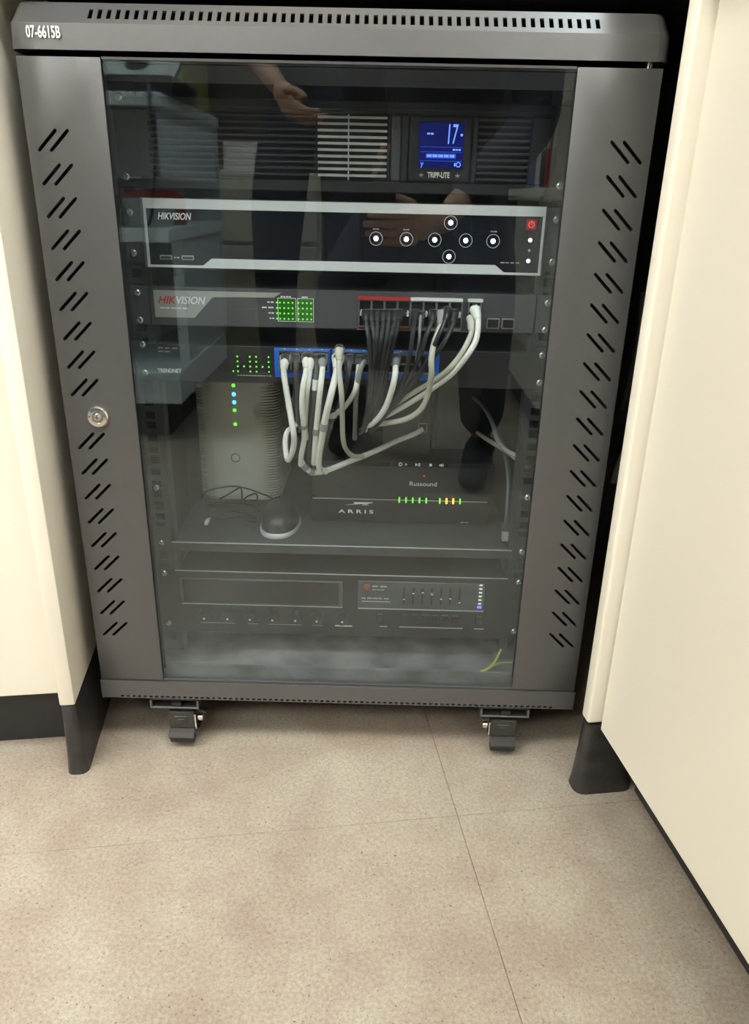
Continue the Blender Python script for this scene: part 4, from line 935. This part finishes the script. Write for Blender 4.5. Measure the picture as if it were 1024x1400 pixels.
for x0, x1 in ((-.17, .235), (.245, .65)):
    d = MB().box(x0, x1, -2.3195, -2.302, .05, 1.94, bev=.002).build('door', M['shade_black'], t)
    MB().box((x1-.05) if x0 < 0 else (x0+.035), (x1-.035) if x0 < 0 else (x0+.05), -2.301, -2.28, .95, 1.12, bev=.002).build('handle', M['rail'], d)
MB().box(-.16, .64, -2.68, -2.34, 0, .04).build('plinth', M['plinth'], t)

t = thing('tall_cupboard', (-.42, -2.88, 0), 'dark brown tall cupboard behind the beige filing cabinet', 'cupboard')
MB().box(-.85, -.19, -3.05, -2.72, .05, 1.90, bev=.003).build('body', M['brown'], t)
MB().box(-.84, -.20, -2.719, -2.703, .06, 1.89, bev=.002).build('door', M['brown'], t)
MB().box(-.83, -.21, -3.03, -2.74, 0, .05).build('plinth', M['plinth'], t)
t = thing('paper_tray', (-.50, -2.36, .7405), 'small white paper tray lying on the beige filing cabinet', 'tray')
MB().box(-.60, -.42, -2.48, -2.28, .7405, .7480, bev=.002).build('tray', M['paper'], t); MB().box(-.60, -.42, -2.48, -2.472, .7485, .85, bev=.002).build('back_plate', M['paper'], t)

t = thing('side_desk', (.80, -1.75, 0), 'cream low desk beyond the desk return, mirrored at the right of the glass', 'desk')
MB().box(.47, 1.12, -2.10, -1.36, .665, .70, bev=.003).build('desk_top', M['cream'], t)
MB().box(.50, .52, -2.07, -1.39, .10, .664).build('side_panel', M['cream'], t); MB().box(1.08, 1.10, -2.07, -1.39, .10, .664).build('side_panel', M['cream'], t)
MB().box(.53, 1.07, -2.06, -1.42, 0, .10).build('plinth', M['plinth'], t)
for k, (c, lab) in enumerate((('beige', 'beige ring binder standing nearest on the low mirrored desk'), ('red_obj', 'dull red ring binder second on the low mirrored desk'), ('black', 'black ring binder third on the low mirrored desk'), ('paper', 'white ring binder last on the low mirrored desk'))):
    y = -1.45-k*.075
    b = thing('ring_binder', (.60, y, .7005), lab, 'binder', 'binders on the low desk')
    MB().prism([(y-.033, .7005), (y+.033, .7005), (y+.033, 1.00), (y-.033, 1.00)], .49, .72, 'x', bev=.002).build('cover', M[c], b)
    MB().box(.4880, .4898, y-.02, y+.02, .80, .93).build('spine_label', M['paper'], b)
t = thing('storage_box', (.70, -1.95, .7005), 'blue plastic storage box at the back of the low mirrored desk', 'box')
MB().box(.52, .92, -2.06, -1.83, .7005, 1.02, bev=.01).build('box', M['blue_obj'], t); MB().box(.51, .93, -2.07, -1.82, 1.0205, 1.045, bev=.006).build('lid', M['blue_obj'], t)

# ================================================================== PEOPLE (mirrored in the glass)
def skin(V, E_, R, root=0, sub=2):
    me = bpy.data.meshes.new('s'); me.from_pydata([tuple(v) for v in V], E_, [])
    o = bpy.data.objects.new('s', me); COL.objects.link(o)
    md = o.modifiers.new('skin', 'SKIN'); md.use_smooth_shade = True; md.branch_smoothing = .6
    for i, r in enumerate(R):
        sv = me.skin_vertices[0].data[i]; sv.radius = (r, r) if not isinstance(r, tuple) else r; sv.use_root = (i == root)
    sb = o.modifiers.new('sub', 'SUBSURF'); sb.levels = sub; sb.render_levels = sub
    out = eval_mesh(o); bpy.data.objects.remove(o); bpy.data.meshes.remove(me); return out
def merge(bm, me): bm.from_mesh(me); bpy.data.meshes.remove(me)
def chain(names, J, rad):
    return [J[n] for n in names], [(i, i+1) for i in range(len(names)-1)], rad
def lerp(a, b, t): return Vector(a)*(1-t)+Vector(b)*t

def person(J, label, phone_hand=None, hair_m='hair', shirt_m='shirt', sleeve=.78):
    J = {k: Vector(v) for k, v in J.items()}
    V = ['pelvis', 'waist', 'chest', 'neck0', 'neck1']; idx = {}
    names = ['pelvis', 'waist', 'chest', 'neck0', 'neck1', 'shR', 'elR', 'wrR', 'shL', 'elL', 'wrL', 'hiR', 'knR', 'anR', 'hiL', 'knL', 'anL']
    rad = [(.125, .10), (.115, .09), (.13, .095), .058, .052, .055, .041, .027, .055, .041, .027, .082, .056, .040, .082, .056, .040]
    idx = {n: i for i, n in enumerate(names)}
    ed = [('pelvis', 'waist'), ('waist', 'chest'), ('chest', 'neck0'), ('neck0', 'neck1'), ('chest', 'shR'), ('shR', 'elR'), ('elR', 'wrR'), ('chest', 'shL'), ('shL', 'elL'), ('elL', 'wrL'),
          ('pelvis', 'hiR'), ('hiR', 'knR'), ('knR', 'anR'), ('pelvis', 'hiL'), ('hiL', 'knL'), ('knL', 'anL')]
    bm = bmesh.new()
    merge(bm, skin([J[n] for n in names], [(idx[a], idx[b]) for a, b in ed], rad))
    # head: an egg with brow, nose, chin and ears
    hc, fwd = J['head'], J['look'].normalized(); right = fwd.cross(Vector((0, 0, 1))).normalized(); up = right.cross(fwd)
    n, m_ = 22, 28; rows = []
    for i in range(n+1):
        th = math.pi*i/n; row = []
        for j in range(m_):
            ph = 2*math.pi*j/m_
            x, y, z = math.sin(th)*math.sin(ph), math.sin(th)*math.cos(ph), math.cos(th)
            jaw = 1 - .32*max(0, -z-.1); a, b, c = x*.076*jaw, y*.098*(1-.12*max(0, -z)), z*.122
            if y > 0:
                c2, a2 = z, abs(x)
                b += .024*math.exp(-((a2/.13)**2)-((c2+.16)/.17)**2)          # nose
                b += .007*math.exp(-((c2-.14)/.08)**2)*(1 if a2 < .55 else 0)    # brow
                b -= .012*math.exp(-((a2-.36)/.15)**2-((c2-.02)/.09)**2)         # eye sockets
                b += .006*math.exp(-((a2/.30)**2)-((c2+.47)/.05)**2) + .005*math.exp(-((a2/.28)**2)-((c2+.56)/.05)**2) - .005*math.exp(-((a2/.30)**2)-((c2+.515)/.02)**2)
                b += .010*math.exp(-((a2/.25)**2)-((c2+.80)/.12)**2)            # chin
            row.append(bm.verts.new(hc+right*a+fwd*b+up*c))
        rows.append(row)
    for A_, B_ in zip(rows, rows[1:]):
        for j in range(m_): bm.faces.new((A_[j], A_[(j+1) % m_], B_[(j+1) % m_], B_[j]))
    for s in (-1, 1):       # ears
        e = skin([hc+right*s*.072+fwd*-.005+up*.025, hc+right*s*.084+fwd*-.015+up*.012, hc+right*s*.080+fwd*-.008+up*-.020], [(0, 1), (1, 2)], [(.010, .016), (.008, .016), (.006, .009)], 0, 1); merge(bm, e)
    # hands
    for s, key in ((1, 'R'), (-1, 'L')):
        w0 = J['wr'+key]
        H = J.get('hand'+key)
        for ch, rr in (phone_hand if (phone_hand and key == 'R') else relaxed_hand(w0, (w0-J['el'+key]).normalized(), s)):
            merge(bm, skin(ch, [(i, i+1) for i in range(len(ch)-1)], rr, 0, 2))
    me = bpy.data.meshes.new('person'); bmesh.ops.recalc_face_normals(bm, faces=bm.faces); bm.to_mesh(me); bm.free()
    me.materials.append(M['skin']); me.polygons.foreach_set('use_smooth', [True]*len(me.polygons))
    p = bpy.data.objects.new('person', me); COL.objects.link(p); tag(p, label, 'person'); ROOT[p.name] = (0, 0, 0)
    def garment(name, names, ed, rad, m):
        ix = {n_: i for i, n_ in enumerate(names)}
        me = skin([J[n_] if n_ in J else X[n_] for n_ in names], [(ix[a], ix[b]) for a, b in ed], rad)
        me.materials.clear(); me.materials.append(m); me.polygons.foreach_set('use_smooth', [True]*len(me.polygons)); me.name = name
        link(name, me, p)
    X = {'hem': lerp(J['pelvis'], J['waist'], .05), 'slR': lerp(J['shR'], J['elR'], .78) if sleeve < 1 else lerp(J['elR'], J['wrR'], sleeve-1), 'slL': lerp(J['shL'], J['elL'], .78) if sleeve < 1 else lerp(J['elL'], J['wrL'], sleeve-1), 'eR': J['elR'], 'eL': J['elL'], 'cfR': lerp(J['knR'], J['anR'], .96), 'cfL': lerp(J['knL'], J['anL'], .96),
         'thR': lerp(J['hiR'], J['knR'], .5), 'thL': lerp(J['hiL'], J['knL'], .5)}
    L_ = sleeve > 1
    garment('shirt', ['hem', 'waist', 'chest', 'neck0', 'shR', 'slR', 'shL', 'slL']+(['eR', 'eL'] if L_ else []),
            [('hem', 'waist'), ('waist', 'chest'), ('chest', 'neck0'), ('chest', 'shR'), ('chest', 'shL')]+([('shR', 'eR'), ('eR', 'slR'), ('shL', 'eL'), ('eL', 'slL')] if L_ else [('shR', 'slR'), ('shL', 'slL')]),
            [(.165, .135), (.150, .120), (.160, .120), .066, .072, .044 if L_ else .064, .072, .044 if L_ else .064]+([.058, .058] if L_ else []), M[shirt_m])
    garment('trousers', ['pelvis', 'waist', 'hiR', 'thR', 'knR', 'cfR', 'hiL', 'thL', 'knL', 'cfL'], [('pelvis', 'waist'), ('pelvis', 'hiR'), ('hiR', 'thR'), ('thR', 'knR'), ('knR', 'cfR'), ('pelvis', 'hiL'), ('hiL', 'thL'), ('thL', 'knL'), ('knL', 'cfL')],
            [(.150, .125), (.125, .10), .105, .092, .074, .058, .105, .092, .074, .058], M['navy'])
    for key in 'RL':
        a, t_ = J['an'+key], J['to'+key]; hl = a-(t_-a)*.28; z = .034
        me = skin([Vector((hl.x, hl.y, z+.008)), Vector((a.x, a.y, .060)), lerp(a, t_, .5)*Vector((1, 1, 0))+Vector((0, 0, z+.004)), Vector((t_.x, t_.y, z-.006))], [(0, 1), (1, 2), (2, 3)], [(.034, .034), (.043, .048), (.042, .034), (.036, .024)], 1)
        zm = min(v.co.z for v in me.vertices)
        for v in me.vertices: v.co.z = max(0.0006, v.co.z)
        me.materials.clear(); me.materials.append(M['shoe']); me.polygons.foreach_set('use_smooth', [True]*len(me.polygons)); me.name = 'shoe'; link('shoe', me, p)
    # hair cap and eyes
    bm = bmesh.new(); rows = []
    for i in range(10):
        th = math.pi*.60*i/9; row = []
        for j in range(28):
            ph = 2*math.pi*j/28; y0 = math.cos(ph); tt = th*(1 - .42*max(0, y0))
            row.append(bm.verts.new(hc+right*math.sin(tt)*math.sin(ph)*.084+fwd*math.sin(tt)*y0*.106+up*(math.cos(tt)*.130+.002)))
        rows.append(row)
    for A_, B_ in zip(rows, rows[1:]):
        for j in range(28): bm.faces.new((A_[j], A_[(j+1) % 28], B_[(j+1) % 28], B_[j]))
    me = bpy.data.meshes.new('hair'); bmesh.ops.recalc_face_normals(bm, faces=bm.faces); bm.to_mesh(me); bm.free(); me.materials.append(M[hair_m]); me.polygons.foreach_set('use_smooth', [True]*len(me.polygons)); link('hair', me, p)
    for s in (-1, 1):
        c = hc+right*s*.030+fwd*.078+up*.004
        mb = MB(); bmesh.ops.create_uvsphere(mb.bm, u_segments=12, v_segments=8, radius=.012, matrix=Matrix.Translation(c)); mb.build('eye', M['tag'], p, True)
        mb = MB(); bmesh.ops.create_uvsphere(mb.bm, u_segments=10, v_segments=6, radius=.0055, matrix=Matrix.Translation(c+fwd*.0085)); mb.build('iris', M['hair'], p, True)
    return p
def relaxed_hand(w0, d, s):
    n = Vector((s*-1, .15, 0)); n = (n-d*n.dot(d)).normalized(); sd = d.cross(n).normalized()
    if sd.y < 0: sd = -sd       # index side forward
    out = [([w0-d*.03, w0+d*.02, w0+d*.055, w0+d*.085], [(.024, .024), (.022, .034), (.018, .040), (.014, .036)])]
    for k, ln in enumerate((.068, .076, .072, .056)):
        o = sd*(.030-.020*k); a = w0+d*.060+o; b = w0+d*(.092-.004*abs(k-1))+o; curl = .35+.08*k
        P = [a, b]; ang = 0; q = b
        for f in (.42, .33, .25):
            ang += curl; q = q+(d*math.cos(ang)+n*math.sin(ang))*ln*f*1.1; P.append(q)
        out.append((P, [.0100, .0098, .0088, .0078, .0065]))
    a = w0+d*.028+sd*.022
    out.append(([a, a+d*.028+sd*.020+n*.012, a+d*.056+sd*.026+n*.022, a+d*.078+sd*.024+n*.028], [.0125, .0115, .0095, .0075]))
    return out

# phone and the hand round it, in the phone's own axes (right, up, outward)
PC = Vector((.0490, -.8147, .6765)); PR = Vector((.99966, .01644, .02013)); PU = Vector((-.02489, .38280, .92350)); PF = Vector((-.00748, .92369, -.38308))
def ph(a, b, c): return PC+PR*a+PU*b+PF*c
t = thing('smartphone', ph(-.022, -.058, -.012), 'dark smartphone held upright in the hand of the crouching person', 'phone')
fph = lambda a, b, c: tuple(ph(a, b, c))
MB().box(-.059, .015, -.134, .018, -.0140, -.0060, f=fph, bev=.0035, seg=3).build('case', M['black'], t, True)
MB().box(-.056, .012, -.131, .015, -.0146, -.0141, f=fph).build('screen', M['gloss_black'], t)
for a, b in ((0, 0), (-.018, 0)):
    mb = MB(); mb.cyl((a, b, -.0059), .0062, .0016, 'z', 16, f=fph); mb.build('lens', M['gloss_black'], t, True)
hand = []
wr = Vector((.165, -.895, .630))
knk = [ph(.034, -.040-.020*k, -.004) for k in range(4)]
hand.append(([wr+Vector((.02, -.015, -.004)), wr, lerp(wr, ph(.045, -.068, -.012), .5), ph(.040, -.068, -.010)], [(.027, .027), (.027, .030), (.022, .038), (.016, .040)]))
for k, ln in enumerate((.066, .074, .070, .054)):
    b = -.040-.0195*k
    hand.append(([ph(.060, b-.004, -.012), ph(.034, b, -.001), ph(.022, b, .0055), ph(.022-ln*.45, b+.002, .0060), ph(.022-ln*.78, b+.001, .0055), ph(.022-ln, b, .0045)], [.0110, .0104, .0096, .0088, .0080, .0066]))
hand.append(([ph(.070, -.055, -.020), ph(.046, -.030, -.022), ph(.024, -.018, -.022), ph(.002, -.014, -.0215)], [.0135, .0115, .0095, .0075]))
person(dict(pelvis=(.17, -1.25, .70), waist=(.18, -1.22, .86), chest=(.19, -1.13, 1.02), neck0=(.19, -1.05, 1.14), neck1=(.19, -1.01, 1.21), head=(.185, -.965, 1.31), look=(-.12, .75, -.65),
            shR=(.36, -1.10, 1.09), elR=(.37, -1.06, .82), wrR=wr, shL=(.02, -1.10, 1.09), elL=(-.03, -1.26, .90), wrL=(.09, -1.42, .80),
            hiR=(.27, -1.24, .66), knR=(.28, -1.00, .42), anR=(.31, -1.14, .085), toR=(.265, -.925, .03),
            hiL=(.08, -1.24, .66), knL=(-.07, -1.10, .43), anL=(-.05, -1.36, .085), toL=(-.07, -1.17, .03)),
       'person in dark long-sleeved top and navy trousers, half squatting and holding a phone', phone_hand=hand, shirt_m='navy', sleeve=1.86)
person(dict(pelvis=(-0.171, -1.680, .90), waist=(-0.171, -1.670, 1.06), chest=(-0.171, -1.650, 1.27), neck0=(-0.171, -1.630, 1.43), neck1=(-0.171, -1.610, 1.50), head=(-0.171, -1.580, 1.61), look=(.10, .9, -.3),
            shR=(0.023, -1.650, 1.38), elR=(0.056, -1.720, 1.10), wrR=(0.045, -1.680, .86), shL=(-0.366, -1.650, 1.38), elL=(-0.387, -1.600, 1.10), wrL=(-0.236, -1.440, .92),
            hiR=(-0.074, -1.680, .86), knR=(-0.063, -1.670, .47), anR=(-0.052, -1.740, .085), toR=(-0.031, -1.540, .03),
            hiL=(-0.268, -1.680, .86), knL=(-0.290, -1.640, .47), anL=(-0.301, -1.710, .085), toL=(-0.333, -1.510, .03)),
       'person in short-sleeved slate shirt and navy trousers, standing behind the crouching one')
